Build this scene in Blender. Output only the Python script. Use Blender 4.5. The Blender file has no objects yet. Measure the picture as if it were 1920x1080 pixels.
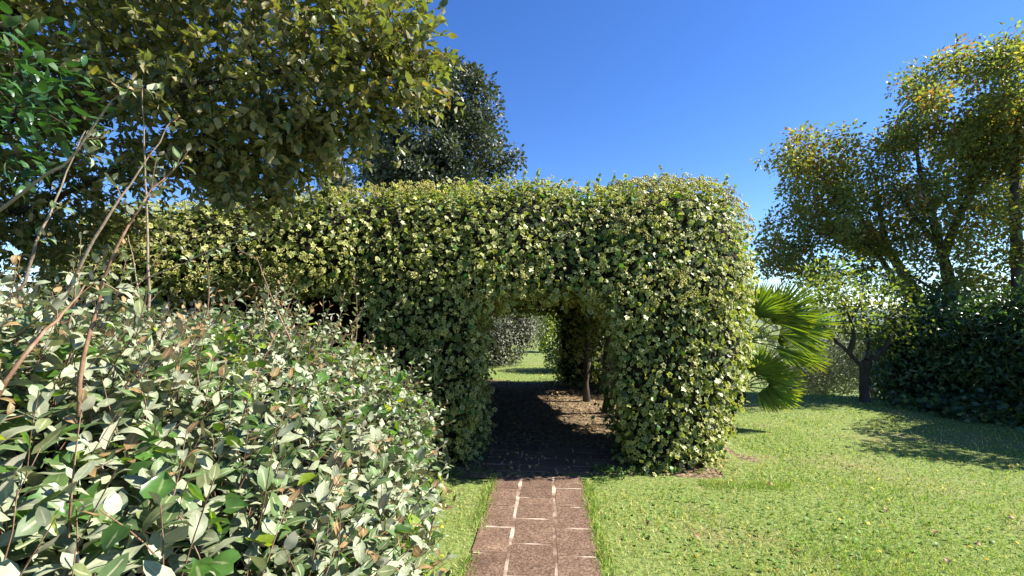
import bpy, math
import numpy as np
from mathutils import Matrix

rng = np.random.default_rng(7)
scene = bpy.context.scene
C = scene.collection
EYE = 1.6
F = 900.0            # focal length in photo pixels (1920 wide)
HOR = 588.0          # photo row of the horizon

# ------------------------------------------------------------------ camera
cam_d = bpy.data.cameras.new("camera")
cam = bpy.data.objects.new("camera", cam_d)
C.objects.link(cam)
cam.location = (0, 0, EYE)
cam.rotation_euler = (math.radians(90), 0, 0)
cam_d.sensor_width = 36
cam_d.lens = F / 1920 * 36
cam_d.shift_y = (HOR - 540) / 1920
cam_d.clip_start = 0.05
cam_d.clip_end = 6000
scene.camera = cam

# ------------------------------------------------------------------ sky, sun, exposure
SUN = np.array([1.0, 0.02, 0.9]); SUN /= np.linalg.norm(SUN)
EL = math.asin(SUN[2]); AZ = math.atan2(SUN[0], SUN[1])
world = bpy.data.worlds.new("World"); scene.world = world
world.use_nodes = True
wn = world.node_tree; wn.nodes.clear()
sky = wn.nodes.new("ShaderNodeTexSky"); sky.sky_type = 'NISHITA'
sky.sun_disc = False
sky.sun_elevation = EL; sky.sun_rotation = AZ
sky.altitude = 1200; sky.air_density = 1.0; sky.dust_density = 0.15; sky.ozone_density = 4.0
hsv = wn.nodes.new("ShaderNodeHueSaturation"); hsv.inputs['Saturation'].default_value = 1.22; hsv.inputs['Hue'].default_value = 0.512
bg = wn.nodes.new("ShaderNodeBackground"); bg.inputs['Strength'].default_value = 0.086
wo = wn.nodes.new("ShaderNodeOutputWorld")
wn.links.new(sky.outputs[0], hsv.inputs['Color'])
wn.links.new(hsv.outputs[0], bg.inputs[0]); wn.links.new(bg.outputs[0], wo.inputs[0])
sd = bpy.data.lights.new("sun", 'SUN'); sun = bpy.data.objects.new("sun", sd); C.objects.link(sun)
sd.energy = 5.0; sd.angle = math.radians(0.53); sd.color = (1.0, 0.95, 0.86)
from mathutils import Vector
sun.rotation_euler = Vector(SUN).to_track_quat('Z', 'Y').to_euler()
sun.location = (20, 5, 25)
vs = scene.view_settings
vs.view_transform = 'Standard'; vs.look = 'None'; vs.exposure = 1.5; vs.gamma = 1; vs.use_curve_mapping = False
scene.cycles.max_bounces = 8; scene.cycles.transmission_bounces = 6; scene.cycles.transparent_max_bounces = 6

# ------------------------------------------------------------------ helpers
def P(u, v, Y):
    return np.array([(u - 960) / F * Y, Y, EYE + (HOR - v) / F * Y])

def nrm(a):
    return a / np.maximum(np.linalg.norm(a, axis=-1, keepdims=True), 1e-9)

class SN:                      # smooth pseudo-noise: a sum of sines, about -1..1
    def __init__(s, freq, k=7, seed=0):
        r = np.random.default_rng(seed + 1000)
        s.d = nrm(r.normal(size=(k, 3))) * freq * r.uniform(0.6, 1.5, (k, 1)); s.p = r.uniform(0, 6.28, k); s.k = k
    def __call__(s, p):
        return np.sin(p @ s.d.T + s.p).sum(1) / s.k * 1.8

def mesh_from(name, V, Fc, attrs=None, smooth=True):
    """V (n,3); Fc (m,k) faces of equal size; attrs: name -> per-vertex float or rgb"""
    me = bpy.data.meshes.new(name)
    V = np.ascontiguousarray(V, np.float32); Fc = np.ascontiguousarray(Fc, np.int32)
    n, (m, k) = len(V), Fc.shape
    me.vertices.add(n); me.vertices.foreach_set('co', V.ravel())
    me.loops.add(m * k); me.loops.foreach_set('vertex_index', Fc.ravel())
    me.polygons.add(m); me.polygons.foreach_set('loop_start', np.arange(0, m * k, k, dtype=np.int32))
    me.polygons.foreach_set('use_smooth', np.full(m, bool(smooth)))
    for a, val in (attrs or {}).items():
        val = np.asarray(val, np.float32)
        if val.ndim == 1:
            at = me.attributes.new(a, 'FLOAT', 'POINT'); at.data.foreach_set('value', val)
        else:
            at = me.attributes.new(a, 'FLOAT_COLOR', 'POINT')
            at.data.foreach_set('color', np.concatenate([val, np.ones((n, 1), np.float32)], 1).ravel())
    me.update(calc_edges=True)
    return me

def link(name, me, mat, parent=None, kind=None):
    o = bpy.data.objects.new(name, me); C.objects.link(o)
    if mat is not None and len(me.materials) == 0: me.materials.append(mat)
    if parent is not None: o.parent = parent
    if kind: o['kind'] = kind
    return o

def thing(name, label, cat, loc=(0, 0, 0), group=None):
    o = bpy.data.objects.new(name, None); C.objects.link(o)
    o.empty_display_size = 0.2
    o.location = tuple(float(c) for c in loc)
    o['label'] = label; o['category'] = cat
    if group: o['group'] = group
    return o

def tag(o, label, cat, group=None):
    o['label'] = label; o['category'] = cat
    if group: o['group'] = group
    return o

def part(name, V, Fc, mat, parent, attrs=None, smooth=True, kind=None):
    """a child whose vertices are given in world coordinates"""
    off = np.array(parent.location) if parent is not None else 0
    return link(name, mesh_from(name, np.asarray(V) - off, Fc, attrs, smooth), mat, parent, kind)

class Geo:                     # collects quads
    def __init__(s): s.V = []; s.F = []; s.n = 0
    def add(s, V, Fq):
        s.V.append(np.asarray(V, float)); s.F.append(np.asarray(Fq, int) + s.n); s.n += len(V)
    def tube(s, pts, rad, sides=6, cap=True):
        pts = np.asarray(pts, float); rad = np.broadcast_to(np.asarray(rad, float), (len(pts),))
        T = nrm(np.gradient(pts, axis=0))
        ref = np.array([0.31, 0.17, 0.93]) if abs(T[0] @ np.array([0, 0, 1])) < 0.9 else np.array([0.95, 0.3, 0.05])
        A = nrm(np.cross(T, ref)); B = np.cross(T, A)
        th = np.linspace(0, 2 * np.pi, sides, endpoint=False)
        ring = (np.cos(th)[None, :, None] * A[:, None] + np.sin(th)[None, :, None] * B[:, None]) * rad[:, None, None]
        V = (pts[:, None] + ring).reshape(-1, 3)
        i = np.arange(len(pts) - 1)[:, None] * sides; j = np.arange(sides)[None]; j2 = (j + 1) % sides
        Fq = np.stack([i + j, i + j2, i + sides + j2, i + sides + j], -1).reshape(-1, 4)
        s.add(V, Fq)
    def part(s, name, mat, parent, kind=None):
        return part(name, np.concatenate(s.V), np.concatenate(s.F), mat, parent, None, True, kind)

def spline(ctrl, n):
    ctrl = np.asarray(ctrl, float)
    t = np.linspace(0, len(ctrl) - 1, n); i = np.clip(t.astype(int), 0, len(ctrl) - 2); f = (t - i)[:, None]
    p = lambda k: ctrl[np.clip(i + k, 0, len(ctrl) - 1)]
    a, b, c, d = p(-1), p(0), p(1), p(2)
    return 0.5 * ((2 * b) + (c - a) * f + (2 * a - 5 * b + 4 * c - d) * f ** 2 + (-a + 3 * b - 3 * c + d) * f ** 3)

# ---- leaf templates: (verts, tris, margin); axis +Y, upper face +Z, unit length
def leaf_blade(width=0.4, rows=3, fold=0.12, bend=0.12, peak=0.9, wave=0.0):
    V = [(0, 0, 0)]; m = [0.3]
    for k in range(1, rows + 1):
        t = k / (rows + 1); w = width / 2 * math.sin(math.pi * t ** peak) ** 0.7
        z = -bend * (2 * t - 0.8) ** 2 + bend * 0.6
        wv = wave * math.sin(k * 2.4)
        V += [(-w, t, z + fold * w * 2 + wv), (0, t, z), (w, t, z + fold * w * 2 - wv)]; m += [1, 0, 1]
    V.append((0, 1, -bend * 1.4 + bend * 0.6)); m.append(1)
    Fc = [(0, 2, 1), (0, 3, 2)]
    for k in range(rows - 1):
        a = 1 + 3 * k; b = a + 3
        Fc += [(a, a + 1, b + 1), (a, b + 1, b), (a + 1, a + 2, b + 2), (a + 1, b + 2, b + 1)]
    a = 1 + 3 * (rows - 1); e = a + 3
    Fc += [(a, a + 1, e), (a + 1, a + 2, e)]
    return np.array(V, float), np.array(Fc), np.array(m, float)

def leaf_ivy(cup=0.12, seed=0):
    r = np.random.default_rng(seed)
    o = [(0, 0), (0.36, -0.06), (0.36, 0.26), (0.5, 0.52), (0.2, 0.66), (0, 1.0),
         (-0.2, 0.66), (-0.5, 0.52), (-0.36, 0.26), (-0.36, -0.06)]
    V = [(0, 0.36, 0)]; m = [0]
    for x, y in o:
        d2 = x * x + (y - 0.36) ** 2
        V.append((x * r.uniform(.9, 1.1), y, -cup * d2 * 1.6 + r.normal(0, 0.03) + abs(x) * 0.16)); m.append(1)
    n = len(o)
    Fc = [(0, 1 + (k), 1 + (k + 1) % n) for k in range(n)]
    return np.array(V, float), np.array(Fc), np.array(m, float)

def leaf_heart(cup=.15, seed=0):
    r = np.random.default_rng(seed)
    o = [(0, 0), (0.26, -0.1), (0.45, 0.1), (0.47, 0.3), (0.3, 0.58), (0.13, 0.82), (0, 1.0), (-0.13, 0.82), (-0.3, 0.58), (-0.47, 0.3), (-0.45, 0.1), (-0.26, -0.1)]
    V = [(0, 0, 0), (0, .4, -.05), (0, .75, -.05)]; m = [0.2, 0, 0]
    for x, y in o[1:]:
        V.append((x * r.uniform(.88, 1.1), y, -cup * (x * x + (y - .4) ** 2) + abs(x) * .3 + r.normal(0, .03))); m.append(1)
    F_ = [(0, 3, 4), (0, 4, 1), (1, 4, 5), (1, 5, 6), (1, 6, 2), (2, 6, 7), (2, 7, 8), (2, 8, 9), (2, 9, 10), (2, 10, 1), (1, 10, 11), (1, 11, 12), (1, 12, 0), (0, 12, 13)]
    return np.array(V, float), np.array(F_), np.array(m, float)

def leaf_small(width=0.6):     # four triangles for foliage far away
    V = [(0, 0, 0), (-width / 2, 0.45, 0.08), (0, 0.5, -0.02), (width / 2, 0.45, 0.08), (0, 1, -0.1)]
    return np.array(V, float), np.array([(0, 2, 1), (0, 3, 2), (1, 2, 4), (2, 3, 4)]), np.array([0, 1, 0, 1, 1.])

def basis(d, n):
    """columns x, y(axis), z(normal) for arrays of leaf axes and normals"""
    d = nrm(d); n = nrm(n - (n * d).sum(1, keepdims=True) * d)
    return np.stack([np.cross(d, n), d, n], -1)

def scatter(name, tmpls, pos, R, sc, tint, mat, parent, mflag=None, kind='stuff'):
    """one mesh of many leaves"""
    if not isinstance(tmpls, list): tmpls = [tmpls]
    if mflag is None: mflag = np.ones(len(pos))
    pick = rng.integers(0, len(tmpls), len(pos)) if len(tmpls) > 1 else np.zeros(len(pos), int)
    Vs, Fs, cs, ms, n = [], [], [], [], 0
    for k, (tv, tf, tm) in enumerate(tmpls):
        q = np.where(pick == k)[0]
        if len(q) == 0: continue
        s = sc[q]; s = s[:, None] if s.ndim == 1 else s
        V = np.einsum('nij,nvj->nvi', R[q], tv[None] * s[:, None, :]) + pos[q][:, None]
        Fs.append((tf[None] + (np.arange(len(q)) * len(tv))[:, None, None] + n).reshape(-1, 3))
        Vs.append(V.reshape(-1, 3)); n += len(q) * len(tv)
        cs.append(np.repeat(tint[q], len(tv), 0)); ms.append((tm[None] * mflag[q][:, None]).ravel())
    return part(name, np.concatenate(Vs), np.concatenate(Fs), mat, parent,
                {'tint': np.concatenate(cs), 'margin': np.concatenate(ms)}, True, kind)

def visible_largest(pos, R, sc, count, cell=8.0, umin=0, umax=1920, vmin=0, vmax=1080):
    """indices of the leaves that show largest: nearest one per small cell, facing the eye, by size"""
    s = sc if sc.ndim == 1 else sc[:, 0]
    ctr = pos + R[:, :, 1] * s[:, None] * 0.5
    u = 960 + ctr[:, 0] / ctr[:, 1] * F; v = HOR - (ctr[:, 2] - EYE) / ctr[:, 1] * F
    ok = (ctr[:, 1] > 0.2) & (u > umin) & (u < umax) & (v > vmin) & (v < vmax)
    face = np.abs((nrm(ctr - np.array([0, 0, EYE])) * R[:, :, 2]).sum(1))
    idx = np.where(ok)[0]; idx = idx[np.argsort(ctr[idx, 1])]
    key = (u[idx] // cell).astype(int) * 10000 + (v[idx] // cell).astype(int)
    _, first = np.unique(key, return_index=True)
    cand = idx[first]
    score = s[cand] / ctr[cand, 1] * (0.35 + face[cand])
    return cand[np.argsort(-score)[:count]]

def leaf_parts(name, tmpls, idx, pos, R, sc, tint, mat, parent, mflag=None, ncol=5):
    """each of these leaves an object of its own, sharing a few meshes"""
    if not isinstance(tmpls, list): tmpls = [tmpls]
    off = np.array(parent.location)
    mf = np.ones(len(pos)) if mflag is None else mflag
    lum = tint[idx].sum(1) + mf[idx] * 5; order = np.argsort(lum)
    for chunk in np.array_split(idx[order], ncol * 2):
        if len(chunk) == 0: continue
        c = tint[chunk].mean(0); m = float(mf[chunk].mean() > 0.5) if mflag is not None else 1.0
        meshes = []
        for tv, tf, tm in tmpls:
            me = mesh_from(name, tv, tf, {'tint': np.repeat(c[None], len(tv), 0), 'margin': tm * m}); me.materials.append(mat)
            meshes.append(me)
        for q in chunk:
            o = bpy.data.objects.new(name, meshes[int(rng.integers(len(meshes)))]); C.objects.link(o); o.parent = parent
            s = np.broadcast_to(sc[q], (3,))
            M = np.eye(4); M[:3, :3] = R[q] * s[None, :]; M[:3, 3] = pos[q] - off
            o.matrix_local = Matrix(M.tolist())

def split_leaves(parent, tmpls, pos, R, sc, tint, mat, mflag=None, count=300, name='leaf', mass='foliage', **kw):
    idx = visible_largest(pos, R, sc, count, **kw)
    keep = np.ones(len(pos), bool); keep[idx] = False
    light = tmpls
    if isinstance(tmpls, tuple) and isinstance(tmpls[0], list): tmpls, light = tmpls
    leaf_parts(name, tmpls, idx, pos, R, sc, tint, mat, parent, mflag)
    scatter(mass, light, pos[keep], R[keep], sc[keep], tint[keep], mat, parent, None if mflag is None else mflag[keep])

# ---- implicit shapes
def sbox(p, lo, hi, r):
    lo = np.asarray(lo, float); hi = np.asarray(hi, float)
    c = (lo + hi) / 2; h = (hi - lo) / 2 - r
    q = np.abs(p - c) - h
    return np.linalg.norm(np.maximum(q, 0), axis=1) + np.minimum(q.max(1), 0) - r

def ellipsoids(E):
    E = [(np.asarray(c, float), np.asarray(r, float)) for c, r in E]
    def f(p):
        d = np.full(len(p), 1e9)
        for c, r in E:
            k = np.linalg.norm((p - c) / r, axis=1)
            d = np.minimum(d, (k - 1) * r.min())
        return d
    return f

def grad(f, p, e=0.01):
    g = np.stack([f(p + e * np.eye(3)[k]) - f(p - e * np.eye(3)[k]) for k in range(3)], 1)
    return nrm(g)

def surface_points(f, lo, hi, n, weight=None, band=0.2):
    lo = np.asarray(lo, float); hi = np.asarray(hi, float); out = []; got = 0
    for _ in range(60):
        p = rng.uniform(lo, hi, (max(n, 20000), 3)); p = p[np.abs(f(p)) < band]
        if len(p) == 0: continue
        if weight is not None: p = p[rng.random(len(p)) < weight(p)]
        out.append(p); got += len(p)
        if got >= n: break
    p = np.concatenate(out)[:n]
    for _ in range(3):
        p = p - grad(f, p) * f(p)[:, None] * 0.9
    return p, grad(f, p)

def surface_mesh(f, lo, hi, res):
    """surface nets: a closed quad mesh of f = 0"""
    ax = [np.arange(lo[k], hi[k] + res, res) for k in range(3)]
    X = np.stack(np.meshgrid(*ax, indexing='ij'), -1); sh = X.shape[:3]
    S = f(X.reshape(-1, 3)).reshape(sh) < 0
    cid = -np.ones([s - 1 for s in sh], int)
    cnt = sum(S[i:sh[0] - 1 + i, j:sh[1] - 1 + j, k:sh[2] - 1 + k].astype(int) for i in (0, 1) for j in (0, 1) for k in (0, 1))
    act = (cnt > 0) & (cnt < 8); cid[act] = np.arange(act.sum())
    ctr = (X[:-1, :-1, :-1] + res / 2)[act]
    for _ in range(2):
        step = grad(f, ctr) * f(ctr)[:, None]; ctr = ctr - np.clip(step, -res, res) * 0.8
    Fq = []
    for a in range(3):
        b, c = (a + 1) % 3, (a + 2) % 3
        s0 = [slice(1, -1)] * 3; s1 = [slice(1, -1)] * 3
        s0[a] = slice(0, -1); s1[a] = slice(1, None)
        A, B = S[tuple(s0)], S[tuple(s1)]
        ed = np.argwhere(A != B)
        if len(ed) == 0: continue
        sg = A[tuple(ed.T)]
        base = ed.copy(); base[:, b] += 1; base[:, c] += 1
        def cell(db, dc):
            q = base.copy(); q[:, b] -= db; q[:, c] -= dc
            return cid[tuple(q.T)]
        q = np.stack([cell(1, 1), cell(0, 1), cell(0, 0), cell(1, 0)], 1)
        q[~sg] = q[~sg][:, ::-1]
        Fq.append(q)
    return ctr, np.concatenate(Fq)

# ------------------------------------------------------------------ materials
def newmat(name):
    m = bpy.data.materials.new(name); m.use_nodes = True
    nt = m.node_tree; nt.nodes.clear()
    out = nt.nodes.new("ShaderNodeOutputMaterial")
    return m, nt, out

def N(nt, t, **kw):
    n = nt.nodes.new(t)
    for k, v in kw.items():
        if k in n.inputs: n.inputs[k].default_value = v
        else: setattr(n, k, v)
    return n

def mixc(nt, fac, a, b, mode='MIX'):
    n = nt.nodes.new("ShaderNodeMix"); n.data_type = 'RGBA'; n.blend_type = mode
    for s, v in ((0, fac), (6, a), (7, b)):
        if hasattr(v, 'is_linked') or isinstance(v, bpy.types.NodeSocket): nt.links.new(v, n.inputs[s])
        else: n.inputs[s].default_value = v if s == 0 else (*v, 1) if len(v) == 3 else v
    return n.outputs[2]

def leaf_mat(name, back=(1, 1, 1), backmix=0.0, backcol=(0.3, 0.3, 0.2), rough=0.4, spec=0.5, transl=0.3,
             tcol=(1.3, 1.5, 0.4), margin=None, mlo=0.62, mhi=0.78, rib=0.0):
    m, nt, out = newmat(name); L = nt.links.new
    at = N(nt, "ShaderNodeAttribute", attribute_name='tint')
    geo = N(nt, "ShaderNodeNewGeometry")
    col = at.outputs['Color']
    nz = N(nt, "ShaderNodeTexNoise", Scale=55.0, Detail=2.0)
    L(geo.outputs['Position'], nz.inputs['Vector'])
    mr = N(nt, "ShaderNodeMapRange"); L(nz.outputs[0], mr.inputs[0])
    mr.inputs[1].default_value = .3; mr.inputs[2].default_value = .7; mr.inputs[3].default_value = .8; mr.inputs[4].default_value = 1.18
    cb = N(nt, "ShaderNodeCombineColor"); [L(mr.outputs[0], cb.inputs[k]) for k in range(3)]
    col = mixc(nt, 1.0, col, cb.outputs[0], 'MULTIPLY')
    if margin is not None:
        am = N(nt, "ShaderNodeAttribute", attribute_name='margin')
        jit = N(nt, "ShaderNodeTexNoise", Scale=120.0); L(geo.outputs['Position'], jit.inputs['Vector'])
        ad = N(nt, "ShaderNodeMath", operation='MULTIPLY_ADD'); L(jit.outputs[0], ad.inputs[0]); ad.inputs[1].default_value = 0.35
        sb = N(nt, "ShaderNodeMath", operation='SUBTRACT'); L(am.outputs['Fac'], sb.inputs[0]); sb.inputs[1].default_value = 0.17
        L(sb.outputs[0], ad.inputs[2])
        mm = N(nt, "ShaderNodeMapRange"); L(ad.outputs[0], mm.inputs[0]); mm.inputs[1].default_value = mlo; mm.inputs[2].default_value = mhi
        col = mixc(nt, mm.outputs[0], col, margin)
    if rib:
        ar = N(nt, "ShaderNodeAttribute", attribute_name='margin')
        mr2 = N(nt, "ShaderNodeMapRange"); L(ar.outputs['Fac'], mr2.inputs[0]); mr2.inputs[1].default_value = .16; mr2.inputs[2].default_value = .05; mr2.inputs[3].default_value = 0; mr2.inputs[4].default_value = rib
        col = mixc(nt, mr2.outputs[0], col, (.55, .52, .32))
    face = mixc(nt, backmix, col, backcol)
    bf = mixc(nt, geo.outputs['Backfacing'], col, face)
    pr = N(nt, "ShaderNodeBsdfPrincipled", Roughness=rough); pr.inputs['Specular IOR Level'].default_value = spec
    L(bf, pr.inputs['Base Color'])
    rr = N(nt, "ShaderNodeMapRange"); L(geo.outputs['Backfacing'], rr.inputs[0]); rr.inputs[3].default_value = rough; rr.inputs[4].default_value = 0.7
    L(rr.outputs[0], pr.inputs['Roughness'])
    tr = N(nt, "ShaderNodeBsdfTranslucent")
    tc = mixc(nt, 1.0, col, tcol, 'MULTIPLY'); L(tc, tr.inputs['Color'])
    mx = N(nt, "ShaderNodeMixShader"); mx.inputs[0].default_value = transl
    L(pr.outputs[0], mx.inputs[1]); L(tr.outputs[0], mx.inputs[2]); L(mx.outputs[0], out.inputs[0])
    return m

def noise_mat(name, cols, scale=8.0, detail=5.0, rough=0.9, bump=0.3, bscale=40.0, stretch=None, bdist=0.01):
    """cols: list of (position, rgb) for a ramp over noise in object space"""
    m, nt, out = newmat(name); L = nt.links.new
    tc = N(nt, "ShaderNodeTexCoord"); vec = tc.outputs['Object']
    if stretch:
        mp = N(nt, "ShaderNodeMapping"); mp.inputs['Scale'].default_value = stretch; L(vec, mp.inputs[0]); vec = mp.outputs[0]
    nz = N(nt, "ShaderNodeTexNoise", Scale=scale, Detail=detail); L(vec, nz.inputs['Vector'])
    rp = N(nt, "ShaderNodeValToRGB"); L(nz.outputs[0], rp.inputs[0])
    el = rp.color_ramp.elements
    while len(el) < len(cols): el.new(0.5)
    for e, (p, c) in zip(el, cols): e.position = p; e.color = (*c, 1)
    pr = N(nt, "ShaderNodeBsdfPrincipled", Roughness=rough); pr.inputs['Specular IOR Level'].default_value = 0.25
    L(rp.outputs[0], pr.inputs['Base Color'])
    if bump:
        nb = N(nt, "ShaderNodeTexNoise", Scale=bscale, Detail=4.0); L(vec, nb.inputs['Vector'])
        bp = N(nt, "ShaderNodeBump", Strength=bump, Distance=bdist); L(nb.outputs[0], bp.inputs['Height']); L(bp.outputs[0], pr.inputs['Normal'])
    L(pr.outputs[0], out.inputs[0])
    return m

M_ivy = leaf_mat("variegated_ivy_leaf", backmix=0.5, backcol=(0.16, 0.2, 0.09), rough=0.45, spec=0.35, transl=0.26,
                 tcol=(1.5, 1.7, 0.5), margin=(0.54, 0.51, 0.19), mlo=0.66, mhi=0.86)
M_green = leaf_mat("green_ivy_leaf", backmix=0.5, backcol=(0.14, 0.2, 0.06), rough=0.25, spec=0.6, transl=0.33, tcol=(2.8, 2.6, 0.5), rib=.3)
M_silver = leaf_mat("silver_shrub_leaf", backmix=0.75, backcol=(0.36, 0.34, 0.26), rough=0.5, spec=0.3, transl=0.16, tcol=(1.1, 1.2, 0.5), rib=.45)
M_oak = leaf_mat("evergreen_tree_leaf", backmix=0.8, backcol=(0.32, 0.27, 0.14), rough=0.4, spec=0.45, transl=0.3, tcol=(2.9, 2.8, 0.8))
M_dark = leaf_mat("dark_evergreen_leaf", backmix=0.4, backcol=(0.12, 0.12, 0.08), rough=0.42, spec=0.5, transl=0.15)
M_maple = leaf_mat("autumn_leaf", backmix=0.3, backcol=(0.13, 0.13, 0.06), rough=0.45, spec=0.35, transl=0.42, tcol=(1.9, 1.9, 0.6))
M_laurel = leaf_mat("laurel_leaf", backmix=0.4, backcol=(0.09, 0.13, 0.05), rough=0.33, spec=0.5, transl=0.2, tcol=(1.6, 2.0, 0.4))
M_olive = leaf_mat("olive_leaf", backmix=0.7, backcol=(0.36, 0.37, 0.28), rough=0.5, spec=0.35, transl=0.2, tcol=(1.2, 1.3, 0.6))
M_palm = leaf_mat("palm_blade", backmix=0.2, backcol=(0.15, 0.19, 0.06), rough=0.38, spec=0.45, transl=0.36, tcol=(1.9, 1.95, 0.38))
M_grass = leaf_mat("grass_blade", rough=0.5, spec=0.25, transl=0.3, tcol=(1.3, 1.4, 0.5))
M_dryleaf = leaf_mat("dry_leaf", rough=.7, spec=.2, transl=.1, tcol=(1.2, 1.0, .6))
M_flower = leaf_mat("ivy_flower", rough=0.6, spec=0.3, transl=0.15, tcol=(1.2, 1.2, 0.6))
M_core = noise_mat("dark_core", [(0.3, (0.008, 0.008, 0.005)), (0.6, (0.02, 0.017, 0.01)), (0.8, (0.045, 0.036, 0.02))], 30, 4, 1.0, 1.0, 50, bdist=0.03)  # dark surface of the solid cores added inside arbour and shrubs
M_bark = noise_mat("grey_bark", [(0.3, (0.035, 0.028, 0.022)), (0.6, (0.09, 0.075, 0.06)), (0.85, (0.16, 0.145, 0.12))], 9, 6, 0.95, 0.9, 22, (1, 1, 0.25), bdist=0.03)
M_dbark = noise_mat("dark_bark", [(0.3, (0.02, 0.014, 0.01)), (0.6, (0.05, 0.036, 0.026)), (0.85, (0.09, 0.07, 0.052))], 9, 6, 0.95, 0.9, 22, (1, 1, 0.25), bdist=0.03)
M_stem = noise_mat("red_brown_stem", [(0.3, (0.12, 0.066, 0.038)), (0.5, (0.22, 0.125, 0.075)), (0.7, (0.32, 0.23, 0.155))], 25, 4, 0.7, 0.3, 80)
M_gstem = noise_mat("grey_brown_stem", [(0.3, (0.16, 0.115, 0.075)), (0.55, (0.25, 0.19, 0.13)), (0.8, (0.34, 0.28, 0.2))], 25, 4, 0.7, 0.3, 80)
M_post = noise_mat("old_post_wood", [(0.3, (0.025, 0.02, 0.015)), (0.7, (0.07, 0.055, 0.04))], 6, 5, 0.9, 0.5, 20, (1, 1, 0.15))
M_hill = noise_mat("hazy_hill_cover", [(0.3, (0.09, 0.13, 0.12)), (0.7, (0.13, 0.17, 0.13))], 0.02, 5, 1.0, 0)  # bluish green: distance haze put into the hill colour

def stone_mat(name, dark, mid, light):
    m, nt, out = newmat(name); L = nt.links.new
    geo = N(nt, "ShaderNodeNewGeometry"); oi = N(nt, "ShaderNodeObjectInfo")
    n1 = N(nt, "ShaderNodeTexNoise", Scale=55.0, Detail=7.0, Roughness=0.78); L(geo.outputs['Position'], n1.inputs['Vector'])
    n2 = N(nt, "ShaderNodeTexNoise", Scale=6.0, Detail=4.0); L(geo.outputs['Position'], n2.inputs['Vector'])
    rp = N(nt, "ShaderNodeValToRGB"); L(n1.outputs[0], rp.inputs[0]); el = rp.color_ramp.elements
    el.new(0.5); 
    for e, (p, c) in zip(el, ((0.38, dark), (0.5, mid), (0.63, light))): e.position = p; e.color = (*c, 1)
    vr = N(nt, "ShaderNodeMapRange"); L(oi.outputs['Random'], vr.inputs[0]); vr.inputs[3].default_value = 0.78; vr.inputs[4].default_value = 1.15
    cb = N(nt, "ShaderNodeCombineColor"); [L(vr.outputs[0], cb.inputs[k]) for k in range(3)]
    c = mixc(nt, 1.0, rp.outputs[0], cb.outputs[0], 'MULTIPLY')
    m2 = N(nt, "ShaderNodeMapRange"); L(n2.outputs[0], m2.inputs[0]); m2.inputs[1].default_value = .35; m2.inputs[2].default_value = .7; m2.inputs[3].default_value = 0; m2.inputs[4].default_value = 0.45
    c = mixc(nt, m2.outputs[0], c, dark)
    vo = N(nt, "ShaderNodeTexVoronoi", Scale=75.0); L(geo.outputs['Position'], vo.inputs['Vector'])
    pit = N(nt, "ShaderNodeMapRange"); L(vo.outputs['Distance'], pit.inputs[0]); pit.inputs[1].default_value = .1; pit.inputs[2].default_value = .3
    ad = N(nt, "ShaderNodeMath", operation='MULTIPLY_ADD'); L(n1.outputs[0], ad.inputs[0]); ad.inputs[1].default_value = 1.2; L(pit.outputs[0], ad.inputs[2])
    bp = N(nt, "ShaderNodeBump", Strength=0.7, Distance=0.006); L(ad.outputs[0], bp.inputs['Height'])
    pr = N(nt, "ShaderNodeBsdfPrincipled", Roughness=0.92); pr.inputs['Specular IOR Level'].default_value = 0.2
    L(c, pr.inputs['Base Color']); L(bp.outputs[0], pr.inputs['Normal']); L(pr.outputs[0], out.inputs[0])
    return m
M_stone = stone_mat("brown_tuff_stone", (0.065, 0.038, 0.025), (0.16, 0.098, 0.066), (0.29, 0.195, 0.135))
M_mortar = noise_mat("pale_mortar", [(0.41, (0.13, 0.08, 0.052)), (0.48, (0.25, 0.18, 0.13)), (0.58, (0.46, 0.37, 0.29))], 4.5, 6, 0.95, 0.6, 120, bdist=0.006)

# lawn soil and turf below the blades
def lawn_mat():
    m, nt, out = newmat("lawn_turf"); L = nt.links.new
    geo = N(nt, "ShaderNodeNewGeometry"); pos = geo.outputs['Position']
    a = N(nt, "ShaderNodeTexNoise", Scale=0.9, Detail=6.0, Roughness=0.6); L(pos, a.inputs['Vector'])
    b = N(nt, "ShaderNodeTexNoise", Scale=28.0, Detail=5.0, Roughness=0.7); L(pos, b.inputs['Vector'])
    r1 = N(nt, "ShaderNodeValToRGB"); L(b.outputs[0], r1.inputs[0]); e = r1.color_ramp.elements
    e[0].position = .35; e[0].color = (0.07, 0.11, 0.025, 1); e[1].position = .68; e[1].color = (0.25, 0.30, 0.085, 1)
    r2 = N(nt, "ShaderNodeValToRGB"); L(b.outputs[0], r2.inputs[0]); e = r2.color_ramp.elements
    e[0].position = .35; e[0].color = (0.14, 0.11, 0.055, 1); e[1].position = .7; e[1].color = (0.36, 0.31, 0.15, 1)
    mk = N(nt, "ShaderNodeMapRange"); L(a.outputs[0], mk.inputs[0]); mk.inputs[1].default_value = .54; mk.inputs[2].default_value = .74
    c = mixc(nt, mk.outputs[0], r1.outputs[0], r2.outputs[0])
    bp = N(nt, "ShaderNodeBump", Strength=0.8, Distance=0.02); L(b.outputs[0], bp.inputs['Height'])
    pr = N(nt, "ShaderNodeBsdfPrincipled", Roughness=0.95); pr.inputs['Specular IOR Level'].default_value = 0.15
    L(c, pr.inputs['Base Color']); L(bp.outputs[0], pr.inputs['Normal']); L(pr.outputs[0], out.inputs[0])
    return m
M_lawn = lawn_mat()
M_dirt = noise_mat("leaf_litter_soil", [(0.32, (0.05, 0.035, 0.02)), (0.5, (0.15, 0.105, 0.058)), (0.7, (0.34, 0.25, 0.14))], 22, 6, 0.95, 0.9, 60, bdist=0.02)

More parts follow.
